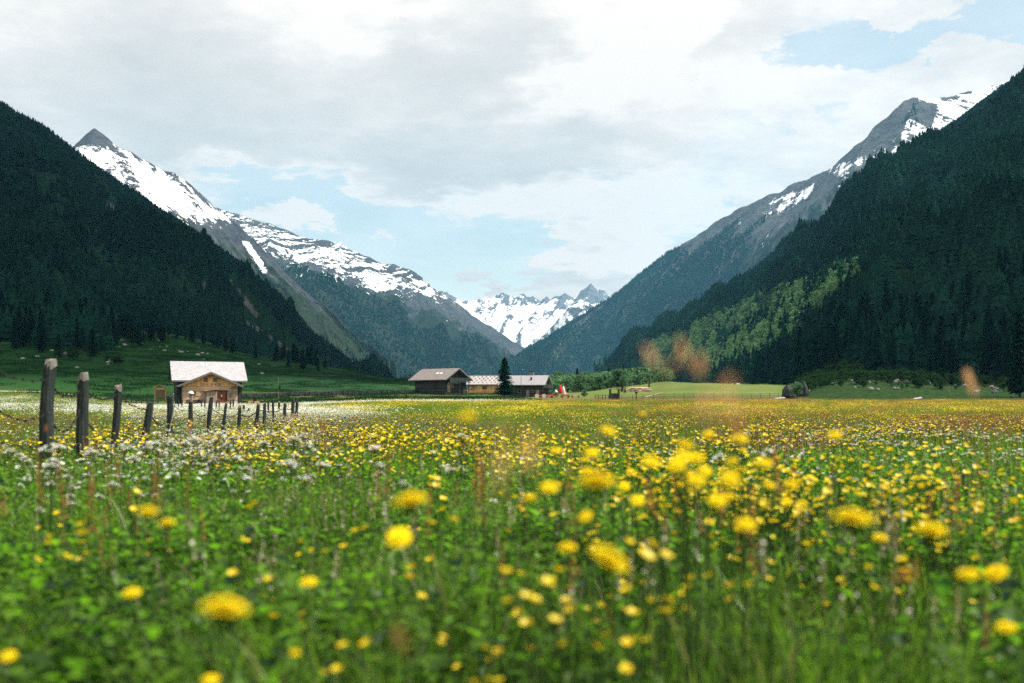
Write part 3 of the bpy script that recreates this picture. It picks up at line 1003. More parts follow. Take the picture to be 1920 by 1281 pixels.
def far_broadleaf(seed, n=70, mat='alder'):
    r = random.Random(seed)
    b = MB()
    b.tube([(0, 0, -.1), (0, 0, .4)], [.03, .02], 4, False, 1)
    for k in range(7):
        a = r.uniform(0, 6.28)
        q = r.uniform(.05, .24)
        leaf_faces(b, r, (math.cos(a) * q, math.sin(a) * q, r.uniform(.3, .85)), (.19, .19, .17), n // 7, .085, 0)
    return b.mesh('far_broadleaf_mesh', [M[mat], M['bark']])


FC = [hidden_obj('far_conifer', far_conifer(s, 5, 6)) for s in range(4)]
FA = [hidden_obj('far_alder', far_broadleaf(s)) for s in range(3)]


def forest(name, L, n, hfun, dens, seed, sources, label, vmax=1.0, minz=None, pxr=(-150, 2070), clump=1.0):
    co, px, py, V, LU, LV = L.sample(n, seed, vmax, pxr)
    r = np.random.default_rng(seed + 1)
    keep = r.random(n) < dens(px, py, V, LU, LV)
    keep &= co[:, 2] > ground_z(co[:, 0], co[:, 1]) - 2
    co, px, py, V = co[keep], px[keep], py[keep], V[keep]
    m = len(co)
    h = hfun(px, py, V, r, m)
    rot = np.stack([r.normal(0, .04, m), r.normal(0, .04, m), r.random(m) * 6.28], -1)
    wd = h * r.uniform(.8, 1.25, m) * clump
    co = co.copy()
    co[:, 2] -= h * .04
    return scatter(name, co, rot, np.stack([wd, wd, h], -1), sources, 'stuff', label, 'forest')


# --- left slope
def densA(px, py, V, LU, LV):
    k = fbm(LU / 60, LV / 60, 3, 5)
    return np.clip(.30 + 2.6 * (k - .38), 0.04, 1) * (1 - np.clip(1.6 * holeA(px, py + 5), 0, 1)) * (1 - .0 * V)
forest('forest_left_slope', LA, 52000, lambda px, py, V, r, m: r.uniform(7, 13, m) * (1.25 - .35 * V), densA, 101, FC,
       'dark conifer forest covering the steep slope left of the valley')
# --- right slope
def stripE(px, py):
    """the light alder strips climbing the right slope"""
    s = np.zeros_like(px)
    for (x0, y0, x1, y1, w, k) in ((1240, 668, 1500, 560, 15, 1.), (1330, 690, 1600, 545, 12, .9), (1500, 560, 1600, 505, 9, .6), (1600, 505, 1710, 450, 6, .35), (1340, 704, 1500, 640, 13, .75), (1100, 712, 1330, 676, 16, 1.),
                                   (1370, 640, 1560, 585, 12, .5), (1900, 350, 1920, 350, 18, .5), (1795, 415, 1815, 410, 10, .4)):
        l2 = (x1 - x0) ** 2 + (y1 - y0) ** 2 + 1e-6
        t = np.clip(((px - x0) * (x1 - x0) + (py - y0) * (y1 - y0)) / l2, 0, 1)
        dd = np.hypot(px - x0 - t * (x1 - x0), py - y0 - t * (y1 - y0))
        s = np.maximum(s, k * np.exp(-(dd / (w * 1.6)) ** 2))
    return s
def densE(px, py, V, LU, LV):
    k = fbm(LU / 50, LV / 50, 3, 15)
    h = np.exp(-((px - 1868) / 24) ** 2 - ((py - 254) / 8) ** 2)
    return np.clip(.35 + 2.4 * (k - .35), 0.06, 1) * (1 - .97 * np.clip(stripE(px, py + 6) * 1.6, 0, 1)) * (1 - h)
forest('forest_right_slope', LE, 70000, lambda px, py, V, r, m: r.uniform(8, 14, m) * (1.35 - .4 * V), densE, 103, FC,
       'dark conifer forest covering the steep slope right of the valley')
forest('alder_thicket', LE, 110000, lambda px, py, V, r, m: r.uniform(5, 9, m), lambda px, py, V, LU, LV: .85 * np.clip(stripE(px, py) * 1.4 - .15, 0, 1), 105, FA,
       'light green alder thicket in diagonal strips on the right slope', pxr=(1200, 1720), vmax=.75)
# --- distant woods
def densFar(px, py, V, LU, LV, v0=.62, w=.14):
    k = fbm(LU / 240, LV / 500, 4, 33)
    return np.clip((v0 + (k - .5) * .7 - V) / w, 0, 1) * np.clip(.35 + 1.8 * (fbm(LU / 90, LV / 200, 3, 8) - .3), 0, 1)
forest('forest_streaked_ridge', LB2, 42000, lambda px, py, V, r, m: r.uniform(10, 17, m), lambda *a: densFar(*a, v0=.62), 107, FC,
       'distant blue forest on the foot of the snow streaked ridge', pxr=(380, 1030), clump=1.3)
forest('forest_pyramid_peak', LB1, 26000, lambda px, py, V, r, m: r.uniform(9, 15, m), lambda *a: densFar(*a, v0=.40), 108, FC,
       'distant forest on the flank below the pyramid peak', pxr=(380, 800), clump=1.2)
forest('forest_rock_peak', LD, 60000, lambda px, py, V, r, m: r.uniform(10, 17, m), lambda px, py, V, LU, LV: densFar(px, py, V, LU, LV, v0=.82 + .35 * (1 - sstep(px, 1180, 1420))), 109, FC,
       'distant forest on the long ridge below the rock peak', pxr=(880, 1720), clump=1.25)


# --- detailed conifer, each part its own mesh
def conifer_meshes(seed, dense=1.0, fat=1.0, mat='needle_mid'):
    """1 m high: trunk mesh and a crown of drooping ragged boughs"""
    r = random.Random(seed)
    t = MB()
    t.tube([(0, 0, -.06), (0, 0, .3), (0, 0, .7), (0, 0, .97)], [.022, .017, .010, .002], 6)
    c = MB()
    nb = int(230 * dense)
    for i in range(nb):
        f = (i + r.random()) / nb
        z = .07 + .91 * f
        L = (.215 * fat * (1 - f) ** .75 + .012) * r.uniform(.65, 1.18)
        if f < .12: L *= .7 + 2.2 * f
        a = r.uniform(0, 6.283)
        dx, dy = math.cos(a), math.sin(a)
        droop = r.uniform(-.16, -.02) if f < .8 else .12
        nseg = 3
        for s in range(nseg):
            u0, u1 = s / nseg, (s + 1) / nseg
            for q in range(3):
                uu = r.uniform(u0, u1)
                px_, py_, pz_ = dx * L * uu, dy * L * uu, z + droop * L * uu
                w = .046 * (1.05 - .55 * uu) * r.uniform(.7, 1.3) * (1.15 - .5 * f)
                sa = a + r.uniform(-1.2, 1.2)
                ex, ey = math.cos(sa) * w * 1.25, math.sin(sa) * w * 1.25
                nx, ny = -math.sin(sa) * w * .5, math.cos(sa) * w * .5
                zz = r.uniform(-.018, .005)
                c.add([(px_ - nx, py_ - ny, pz_), (px_ + ex, py_ + ey, pz_ + zz), (px_ + nx, py_ + ny, pz_ + .004), (px_ - ex * .3, py_ - ey * .3, pz_ + .02)], [(0, 1, 2, 3)], 0)
    return t.mesh('trunk', M['bark']), c.mesh('crown', M[mat])


def broadleaf_meshes(seed, n=900, mat='alder', wide=1.0):
    r = random.Random(seed)
    t = MB()
    t.tube([(0, 0, -.06), (.01, 0, .25), (0, .01, .55)], [.030, .022, .012], 6)
    c = MB()
    for k in range(5):
        a = r.uniform(0, 6.28)
        t.tube([(0, 0, .2 + .06 * k), (math.cos(a) * .16, math.sin(a) * .16, .45 + .08 * k)], [.012, .005], 4)
    for k in range(26):
        a = r.uniform(0, 6.28)
        q = r.uniform(.0, .32) * wide
        z = r.uniform(.10, .88)
        q *= math.sin(min(1, (1.05 - z) * 2.2) * 1.57)
        leaf_faces(c, r, (math.cos(a) * q, math.sin(a) * q, z), (.14, .14, .11), n // 26, .042, 0)
    return t.mesh('trunk', M['bark']), c.mesh('crown', M[mat])


CON = [conifer_meshes(s, 1.0, f) for s, f in ((1, 1.0), (2, .85), (3, 1.1), (4, .75))]
CONBIG = conifer_meshes(9, 1.9, 1.05)
BRO = [broadleaf_meshes(s, 1300, 'alder', w) for s, w in ((1, 1.0), (2, 1.2))]
SHR = [broadleaf_meshes(s, 1000, 'shrub', w) for s, w in ((5, 1.1), (6, 1.3))]


def tree(name, meshes, x, y, h, wf, label, cat, group=None, z=None, rz=None):
    e = empty(name, (x, y, (gz(x, y) if z is None else z) - .02 * h), random.uniform(0, 6.28) if rz is None else rz)
    e.scale = (h * wf, h * wf, h)
    for nm, me in zip(('trunk', 'crown'), meshes):
        o = bpy.data.objects.new(nm, me)
        COL.objects.link(o)
        o.parent = e
    return tag(e, label, cat, group)


def surf_z(x, y):
    """highest of the ground and the forest slopes"""
    z = gz(x, y)
    for L in (LA, LE):
        d = (L.co[..., 0] - x) ** 2 + (L.co[..., 1] - y) ** 2
        i = np.argmin(d)
        if d.flat[i] < 30 ** 2:
            z = max(z, float(L.co[..., 2].flat[i]))
    return z


# the pine by the farmhouses and the big one at the right edge
p = P(946, 745, 233)
tree('pine_tree', CONBIG, p.x, p.y, 9.3, 1.3, 'tall dark pine standing alone between the farm roofs', 'tree', rz=.4)
p = P(1912, 748, 205)
tree('pine_tree', CONBIG, p.x, p.y, 18.5, .78, 'broad tall conifer rising nearest the meadow on the right edge', 'tree', rz=2.)
# small firs on the bright pasture
for px, py, d, h, lb in ((1166, 735, 262, 2.6, 'small dark fir on the pasture behind the wooden shelter'), (1172, 738, 255, 1.7, 'knee high fir right beside the small dark fir'),
                         (1217, 727, 330, 2.2, 'tiny dark fir alone high on the bright pasture'), (1208, 730, 320, 1.1, 'low dark bush on the bright pasture')):
    x = (px - 960) / F * d
    tree('small_fir', CON[0], x, d, h, 1.2, lb, 'tree')

r = random.Random(77)
ntree = 0
# conifers at the foot of the right slope
GR = 'conifers at the foot of the right slope'
pts = []
tries = 0
while len(pts) < 105 and tries < 5000:
    tries += 1
    px = r.uniform(1495, 2000)
    d = r.uniform(285, 440)
    x = (px - 960) / F * d
    if any((x - q[0]) ** 2 + (d - q[1]) ** 2 < 20 for q in pts): continue
    if px < 1620 and d < 330: continue
    pts.append((x, d))
for (x, d) in pts:
    tree('conifer', r.choice(CON), x, d, r.uniform(11, 21) * (0.75 if d < 300 else 1), r.uniform(.85, 1.15), 'dark conifer in the dense stand at the foot of the right slope', 'tree', GR, z=surf_z(x, d))
# conifers above the left pasture
pts = []
tries = 0
while len(pts) < 120 and tries < 6000:
    tries += 1
    px = r.uniform(-60, 600)
    d = r.uniform(285, 560)
    x = (px - 960) / F * d
    row = HZ - (gz(x, d) - CZ) / d * F
    lim = np.interp(px, [-60, 0, 100, 200, 215, 300, 380, 480, 560, 640], [690, 700, 695, 680, 650, 625, 628, 665, 690, 705])
    if row > lim + r.gauss(0, 2): continue
    if px > 215 and d > 470: continue
    if any((x - q[0]) ** 2 + (d - q[1]) ** 2 < 16 for q in pts): continue
    pts.append((x, d))
for (x, d) in pts:
    tree('conifer', r.choice(CON), x, d, r.uniform(6, 14) * (0.62 if x / d > -.40 else 1), r.uniform(.85, 1.2), 'dark conifer in the wood along the top of the left pasture', 'tree', 'conifers above the left pasture', z=surf_z(x, d))
for i in range(60):
    px = r.choice([r.uniform(205, 420), r.uniform(205, 620)])
    d = r.uniform(340, 455)
    x = (px - 960) / F * d
    row = HZ - (gz(x, d) - CZ) / d * F
    lim = np.interp(px, [200, 300, 380, 480, 560, 640], [672, 642, 648, 676, 696, 712])
    if row > lim: continue
    tree('conifer', r.choice(CON), x, d, r.uniform(3.5, 8), r.uniform(1, 1.4), 'bushy dark conifer standing free on the top of the left pasture', 'tree', 'free standing conifers on the left pasture', z=surf_z(x, d))
# alders and larches behind the farm
pts = []
while len(pts) < 62:
    px = r.uniform(1035, 1330)
    d = r.uniform(330, 520)
    row_top = 712
    x = (px - 960) / F * d
    row = HZ - (gz(x, d) - CZ) / d * F
    if row > np.interp(px, [1040, 1130, 1200, 1330], [741, 738, 724, 706]): continue
    pts.append((x, d))
for (x, d) in pts:
    if r.random() < .2:
        tree('conifer', r.choice(CON), x, d, r.uniform(6, 9), .9, 'small dark conifer among the light green alders behind the farm', 'tree', 'conifers among the alders')
    else:
        tree('alder_tree', r.choice(BRO), x, d, r.uniform(4, 7.5), r.uniform(1, 1.3), 'light green alder in the belt of trees behind the farm', 'tree', 'alders behind the farm')
def ground_wood(name, n, seed, px0, px1, d0, d1, srcs, h0, h1, keep, label, cat='forest', wf=1.0):
    q = np.random.default_rng(seed)
    px = q.uniform(px0, px1, n); d = np.sqrt(q.uniform(d0 ** 2, d1 ** 2, n))
    k = keep(px, d, q); px, d = px[k], d[k]
    x = (px - 960) / F * d; m_ = len(x); h = q.uniform(h0, h1, m_)
    scatter(name, np.stack([x, d, ground_z(x, d) - .03 * h], -1), np.stack([q.normal(0, .04, m_), q.normal(0, .04, m_), q.random(m_) * 6.28], -1),
            np.stack([h * wf, h * wf, h], -1), srcs, 'stuff', label, cat)
FS = [hidden_obj('far_shrub', far_broadleaf(s + 9, 110, 'shrub')) for s in range(3)]
ground_wood('forest_edge_right', 900, 301, 1500, 2150, 300, 470, FC, 9, 17, lambda px, d, q: d > np.interp(px, [1500, 1580, 1640], [400, 340, 300]), 'dense dark conifers behind the first trees on the right')
ground_wood('undergrowth_right', 2600, 302, 1500, 2150, 238, 360, FS, 1.0, 3.4, lambda px, d, q: q.random(len(px)) < np.interp(d, [238, 262, 290], [.12, .35, 1.0]) * (.3 + .7 * (fbm(px / 25, d / 8, 3, 7) > .45)), 'dark undergrowth and brush at the foot of the right wood', 'undergrowth', 1.3)
ground_wood('forest_edge_left', 2600, 303, -500, 216, 315, 640, FC, 6, 12, lambda px, d, q: (HZ - (ground_z((px - 960) / F * d, d) - CZ) / d * F) < np.interp(px, [-60, 0, 100, 200, 216], [680, 684, 682, 668, 640]), 'dark conifer wood covering the left end of the pasture')
ground_wood('undergrowth_left', 900, 304, -500, 330, 285, 420, FS, .8, 2.2, lambda px, d, q: ((HZ - (ground_z((px - 960) / F * d, d) - CZ) / d * F) < np.interp(px, [-60, 0, 100, 200, 216, 330], [694, 696, 694, 690, 655, 640])) & (fbm(px / 20, d / 14, 3, 9) > .42), 'dark brush below the left wood', 'undergrowth', 1.4)
ground_wood('alder_belt', 1900, 305, 1030, 1345, 345, 560, FA, 3, 6.5, lambda px, d, q: (HZ - (ground_z((px - 960) / F * d, d) - CZ) / d * F) < np.interp(px, [1030, 1130, 1200, 1345], [738, 735, 722, 705]), 'light green alder belt behind the farm and the pasture', 'forest', 1.3)
# shrubs at the foot of the right slope
for i in range(26):
    px = r.uniform(1480, 1925)
    d = r.uniform(235, 290)
    x = (px - 960) / F * d
    tree('shrub', r.choice(SHR), x, d, r.uniform(1.8, 4.2), r.uniform(1.1, 1.6), 'dense green shrub at the foot of the right slope', 'shrub', 'shrubs along the foot of the right slope')
for i in range(10):
    px = r.uniform(100, 225)
    d = r.uniform(285, 320)
    x = (px - 960) / F * d
    tree('shrub', r.choice(SHR), x, d, r.uniform(1.5, 3.0), 1.5, 'dark shrub at the lower edge of the left wood', 'shrub', 'shrubs below the left wood')
p = P(1495, 748, 190)
tree('shrub', BRO[0], p.x, p.y, 3.4, 1.1, 'pale leafed little tree in front of the big dark boulder', 'shrub')
for px, py, d, h, lb in ((1043, 738, 262, 4.0, 'light green tree behind the red parasol'), (1030, 735, 275, 3.2, 'light green bush behind the dark farmhouse gable'), (1095, 745, 240, 2.0, 'round bush right of the beer garden')):
    x = (px - 960) / F * d
    tree('alder_tree', BRO[1], x, d, h, 1.2, lb, 'tree')


# ------------------------------------------------------------------ rocks
def rock_mesh(seed, flat=.6):
    r = random.Random(seed)
    b = MB()
    n, mz = 10, 6
    vs = []
    for j in range(mz + 1):
        th = math.pi * j / mz
        for i in range(n):
            a = 2 * math.pi * i / n
            v = Vector((math.sin(th) * math.cos(a), math.sin(th) * math.sin(a), math.cos(th)))
            k = .75 + .5 * float(vn(v.x * 1.6 + seed * 7, v.y * 1.6 + v.z * 2, seed)) + r.uniform(-.05, .05)
            vs.append((v.x * k, v.y * k * .8, v.z * k * flat))
    fs = []
    for j in range(mz):
        for i in range(n):
            i2 = (i + 1) % n
            fs.append((j * n + i, (j + 1) * n + i, (j + 1) * n + i2, j * n + i2))
    b.add(vs, fs)
    return b


ROCKS = [rock_mesh(s, .6).mesh('boulder', M['rock']) for s in (1, 2, 3)]


def boulder(px, d, w, label, me=None, group=None, hz=1.0, mat=None, rz=None):
    x = (px - 960) / F * d
    o = bpy.data.objects.new('boulder', me or random.choice(ROCKS))
    COL.objects.link(o)
    o.location = (x, d, surf_z(x, d) + .12 * w * hz)
    o.scale = (w / 2, w / 2, w / 2 * hz)
    o.rotation_euler = (0, 0, random.uniform(0, 6.28) if rz is None else rz)
    return tag(o, label, 'boulder', group)


rk = random.Random(5)
for i in range(34):
    px = rk.choice([rk.uniform(325, 400), rk.uniform(300, 520), rk.uniform(0, 240), rk.uniform(200, 320)])
    d = np.interp(px, [0, 200, 215, 320, 400, 520], [300, 300, 380, 385, 370, 350]) + rk.uniform(-45, 10)
    boulder(px, d, rk.uniform(.7, 1.9), 'small pale rock lying on the dark green left pasture', group='rocks scattered on the left pasture', hz=.8)
for i in range(16):
    px = rk.uniform(1320, 1440)
    boulder(px, rk.uniform(300, 400), rk.uniform(.6, 1.8), 'small grey rock on the bright pasture in the middle', group='rocks on the bright pasture', hz=.8)
RM = [rock_mesh(s, .7).mesh('boulder', M['rock_mid']) for s in (4, 5)]
for i in range(40):
    px = rk.uniform(1500, 1700) if i < 26 else rk.uniform(1700, 1900)
    d = rk.uniform(228, 300)
    boulder(px, d, rk.uniform(.7, 2.0), 'mossy grey rock in the rubble below the right wood', me=rk.choice(RM), group='mossy rocks below the right wood')
BD = rock_mesh(14, .9).mesh('boulder', M['rock_dark'])
boulder(1482, 197, 3.6, 'large dark boulder at the far edge of the meadow', me=BD, hz=1.35, rz=.6)
boulder(1500, 215, 3.6, 'dark pointed boulder behind the large dark boulder', me=BD, hz=1.7, rz=2.6)


def slab(px, py, d, w, h, label, tilt):
    p = P(px, py, d)
    b = MB()
    for s in (-1,):
        b.add([(-w / 2, -.5, 0), (w / 2 * .8, -.5, 0), (w / 2, -.4, h), (-w * .1, -.4, h * .75), (-w / 2, .7, 0), (w / 2 * .8, .7, 0), (w / 2, .5, h), (-w * .1, .5, h * .75)],
              [(0, 1, 2, 3), (5, 4, 7, 6), (0, 3, 7, 4), (1, 5, 6, 2), (3, 2, 6, 7), (0, 4, 5, 1)])
    o = b.build('rock_slab', M['rock'])
    o.location = p
    o.rotation_euler = (tilt, 0, 0)
    return tag(o, label, 'rock')


slab(1717, 754, 190, 2.2, .9, 'flat pale rock slab leaning up at the meadow edge below the right wood', .2)
slab(1457, 752, 195, 3.0, .7, 'low pale rock slab just left of the large dark boulder', .2)


# ------------------------------------------------------------------ buildings
def gable_roof(b, L, Wd, h_e, h_r, oh_l, oh_w, th=.18):
    """roof with its ridge along X; L, Wd wall sizes, eave and ridge heights"""
    hl = L / 2 + oh_l
    hw = Wd / 2 + oh_w
    sl = (h_r - h_e) / (Wd / 2)
    ze = h_e - sl * oh_w
    for s in (-1, 1):
        vs = [(-hl, 0, h_r), (hl, 0, h_r), (hl, s * hw, ze), (-hl, s * hw, ze)]
        vs += [(v[0], v[1], v[2] - th) for v in vs]
        fs = [(0, 1, 2, 3), (7, 6, 5, 4), (3, 2, 6, 7), (0, 3, 7, 4), (1, 5, 6, 2)]
        if s > 0:
            fs = [tuple(reversed(q)) for q in fs]
        b.add(vs, fs)
    return ze


def gable_body(b, L, Wd, h_e, h_r, base=-1.0, c=(0, 0)):
    hl, hw = L / 2, Wd / 2
    vs = []
    for sx in (-hl, hl):
        vs += [(sx + c[0], -hw + c[1], base), (sx + c[0], hw + c[1], base), (sx + c[0], hw + c[1], h_e), (sx + c[0], c[1], h_r), (sx + c[0], -hw + c[1], h_e)]
    b.add(vs, [(0, 4, 3, 2, 1), (5, 6, 7, 8, 9), (0, 5, 9, 4), (1, 2, 7, 6)])


def rect_part(name, par, mat, x, y, z, w, h, dep=.06, axis='x', frame=None, fw=.09, cross=False, pane='glass_dark'):
    """a window or a panel on a wall; axis x: faces -Y; axis y: faces +X"""
    b = MB()
    def bx(cx, cz, sw, sh, dd, off):
        if axis == 'x': b2.box((cx, y - off, cz), (sw, dd, sh))
        else: b2.box((x + off, y + cx, cz), (dd, sw, sh))
    b2 = b
    cx0 = x if axis == 'x' else 0
    if frame:
        for (ox, oz, sw, sh) in ((0, h / 2 + fw / 2, w + 2 * fw, fw), (0, -h / 2 - fw / 2, w + 2 * fw, fw), (-w / 2 - fw / 2, 0, fw, h), (w / 2 + fw / 2, 0, fw, h)):
            bx(cx0 + ox, z + oz, sw, sh, dep + .05, dep / 2)
        if cross:
            bx(cx0, z, .04, h, dep, dep / 2 + .01)
            bx(cx0, z, w, .04, dep, dep / 2 + .012)
        o = b.build(name, M[frame], par)
        b2 = MB()
        bx(cx0, z, w, h, dep, dep / 2 - .035)
        b2.build('pane', M[pane], o)
        return o
    bx(cx0, z, w, h, dep, dep / 2)
    return b.build(name, mat, par)


# --- barn with the silvery roof and the wooden front house
p = P(391, 757, 152)
barn = empty('barn', (p.x - .55, p.y + 1.2, gz(p.x, p.y)), math.radians(22))
tag(barn, 'wooden barn with big silver shingle roof and orange gabled front, behind the fence', 'barn')
zb = 0
g0 = gz(p.x, p.y)
rid, eav = 7.25 - g0 + .15, 4.75 - g0 + .05
b = MB(); gable_body(b, 9.4, 7.6, eav, rid - .1); b.build('wall', M['dark_boards'], barn)
b = MB(); gable_roof(b, 9.4, 7.6, eav + .1, rid, .75, .75, .20); rf = b.build('roof', M['shingle_silver'], barn)
b = MB()
for s in (-1, 1):
    b.box((0, s * (3.8 + .80), eav - .52), (10.85, .05, .20))
b.build('eave_board', M['fascia'], rf)
b = MB()
for s in (-1, 1):
    Rm = Matrix.Rotation(-s * math.atan2(rid - eav - .1, 3.8), 3, 'X')
    for sx in (-5.48, 5.48):
        b.box((sx, s * 2.27, (rid + eav + .1) / 2 - .42), (.05, 4.9, .26), R=Rm)
b.build('barge_board', M['dark_boards'], rf)
# front house: ridge runs toward the viewer
fx, fyd, fw_, fe, fr = -.15, -5.6, 7.7, 3.65 - g0, 5.55 - g0
front_y = -7.0
fl = 4.2
b = MB()
b.box((fx, front_y + fl / 2, (fe - .05) / 2 - .5), (fw_, fl, fe + .95))
b.build('log_storey', M['log_wall'], barn)
b = MB()
hw = fw_ / 2
for yy_ in (front_y - .05,):
    b.add([(fx - hw - .05, yy_, fe - .15), (fx + hw + .05, yy_, fe - .15), (fx + hw + .05, yy_, fe + .22), (fx, yy_, fr - .05), (fx - hw - .05, yy_, fe + .22),
           (fx - hw - .05, yy_ + fl, fe - .15), (fx + hw + .05, yy_ + fl, fe - .15), (fx + hw + .05, yy_ + fl, fe + .22), (fx, yy_ + fl, fr - .05), (fx - hw - .05, yy_ + fl, fe + .22)],
          [(0, 1, 2, 3, 4), (9, 8, 7, 6, 5), (0, 4, 9, 5), (1, 6, 7, 2)])
gb = b.build('gable_boards', M['orange_wood'], barn)
b = MB()
sl = (fr - fe - .22) / hw
for s in (-1, 1):
    e = hw + .75
    vs = [(fx, front_y - .75, fr + .02), (fx, front_y + fl + 1.4, fr + .02), (fx + s * e, front_y + fl + 1.4, fr + .02 - sl * e), (fx + s * e, front_y - .75, fr + .02 - sl * e)]
    vs += [(v[0], v[1], v[2] - .16) for v in vs]
    fs = [(0, 1, 2, 3), (7, 6, 5, 4), (3, 2, 6, 7), (0, 3, 7, 4), (1, 5, 6, 2)]
    if s < 0: fs = [tuple(reversed(q)) for q in fs]
    b.add(vs, fs)
fr_roof = b.build('front_roof', M['shingle_grey'], barn)
b = MB()
for s in (-1, 1):
    e = hw + .75
    a_ = math.atan(sl)
    b.box((fx + s * e / 2, front_y - .79, fr - sl * e / 2 - .09), (e / math.cos(a_), .06, .28), R=Matrix.Rotation(s * a_, 3, 'Y'))
b.build('barge_board', M['fascia'], fr_roof)
b = MB()
for q in (-hw + .1, 0, hw - .1):
    b.box((fx + q, front_y - .38, fr - .32 - sl * abs(q)), (.2, .72, .2))
b.build('purlin', M['frame_wood'], barn)
b = MB()
for k in range(5):
    b.box((fx - 1.2 + .12 + k * .6, front_y - .062, fe + .1), (.42, .03, .35))
b.build('weathered_board', M['grey_boards'], gb)
for q in (-.68, .62):
    rect_part('window', barn, None, fx + q, front_y - .05, fe + .80, .52, .58, .06, 'x', 'frame_wood', .08, True)
w = rect_part('window', barn, None, fx - 2.35, front_y, 1.75, .5, .62, .06, 'x', 'frame_wood', .09, True)
for q in (-.55, .55):
    rect_part('shutter', w, M['frame_wood'], fx - 2.35 + q, front_y, 1.75, .42, .66, .07)
dr = rect_part('door', barn, M['red_door'], fx + 1.55, front_y, 1.05, 1.35, 2.1, .08)
b = MB()
for (ox, sw) in ((-.74, .12), (.74, .12)):
    b.box((fx + 1.55 + ox, front_y - .06, 1.05), (sw, .14, 2.2))
b.box((fx + 1.55, front_y - .06, 2.2), (1.75, .14, .14))
b.build('door_frame', M['dark_boards'], dr)
b = MB()
b.box((fx + 1.55, front_y - .10, 1.45), (.22, .04, .3))
b.build('pane', M['white_cloth'], dr)
b = MB()
b.box((fx + .05, front_y - .62, 1.0), (1.55, 1.2, 2.2))
pc = b.build('porch', M['grey_boards'], barn)
b = MB()
b.box((fx - .02, front_y - .72, 2.28), (2.0, 1.55, .08), R=Matrix.Rotation(-.14, 3, 'Y'))
b.build('porch_roof', M['frame_wood'], pc)
b = MB()
rs = random.Random(3)
for k in range(60):
    row, c_ = divmod(k, 12)
    b.tube([(fx - 3.4 + c_ * .17, front_y - .65, .12 + row * .17), (fx - 3.4 + c_ * .17, front_y - .1, .12 + row * .17)], .08, 6)
fwd = b.build('firewood_stack', M['dark_logs'])
fwd.location = barn.location
fwd.rotation_euler = barn.rotation_euler
tag(fwd, 'stack of dark split logs against the front wall of the barn', 'firewood')

# --- dark farmhouse in the middle, gable to the right
def house(name, px, py, d, rz, L, Wd, he, hr, ohl, ohw, wall, roofm, label):
    p = P(px, py, d)
    e = empty(name, (p.x, p.y, p.z), rz)
    tag(e, label, 'house')
    b = MB(); gable_body(b, L, Wd, he, hr - .12, -2.5); b.build('wall', M[wall], e)
    b = MB(); gable_roof(b, L, Wd, he + .05, hr, ohl, ohw, .16); rf = b.build('roof', M[roofm], e)
    b = MB()
    sl_ = (hr - he - .05) / (Wd / 2)
    for s in (-1, 1):
        Rm = Matrix.Rotation(-s * math.atan(sl_), 3, 'X')
        ln = (Wd / 2 + ohw) / math.cos(math.atan(sl_))
        for sx in (-1, 1):
            b.box((sx * (L / 2 + ohl + .03), s * (Wd / 2 + ohw) / 2, hr - .10 - sl_ * (Wd / 2 + ohw) / 2), (.05, ln, .24), R=Rm)
    b.build('barge_board', M['fascia'], rf)
    return e, rf


h1, rf1 = house('farmhouse', 826, 738, 238, math.radians(-38), 9.6, 7.6, 3.75, 5.95, 1.2, 1.1, 'dark_logs', 'shingle_brown',
                'dark log farmhouse with brown roof and two skylights, left of the tall pine')
for q in (.8, 2.0):
    b = MB()
    sl_ = (5.95 - 3.8) / 3.8
    b.box((q + .2, -2.2, 5.95 - sl_ * 2.2 + .05), (.6, .75, .08), R=Matrix.Rotation(math.atan(sl_), 3, 'X'))
    b.build('skylight', M['white_cloth'], rf1)
rect_part('window', h1, None, 1.8, -3.8, 1.6, .7, .6, .06, 'x', 'dark_boards', .1, False)
rect_part('window', h1, None, 4.8, -1.2, 1.7, .5, .6, .06, 'y', 'frame_wood', .1, False)
b = MB()
b.box((5.6, 0, 2.6), (1.2, 7.0, .12)); b.box((6.15, 0, 3.2), (.06, 7.0, .9))
for q in (-3.3, 0, 3.3):
    b.box((6.1, q, 1.2), (.14, .14, 3.9))
b.build('balcony', M['dark_boards'], h1)
b = MB(); b.box((4.85, -2.6, 1.3), (.08, .9, 2.1)); b.build('door', M['log_wall'], h1)

h2, rf2 = house('farmhouse', 910, 741, 262, math.radians(-6), 8.6, 7.2, 3.1, 5.1, .5, .7, 'orange_wood', 'shingle_pink',
                'small orange wooden house with pale board roof, left of the tall pine')
b = MB()
for row in range(4):
    for k in range(8):
        q = -4 + k * 1.1 + (row % 2) * .5
        yy_ = -.6 - row * .95
        b.box((q, yy_, 5.1 - (2.0 / 3.6) * abs(yy_) + .10), (.30, .22, .18), rz=k)
b.build('roof_stone', M['rock_mid'], rf2)
rect_part('window', h2, None, .3, -3.6, 1.9, 1.1, .7, .06, 'x', 'frame_wood', .12, True)
b = MB()
for q in (-1, 1): b.box((3.6 * 0 + q * 4.6 * 0 - 2.4 + q, -3.75, 1.9), (.4, .1, .6))
b.build('shutter', M['cut_wood'], h2)

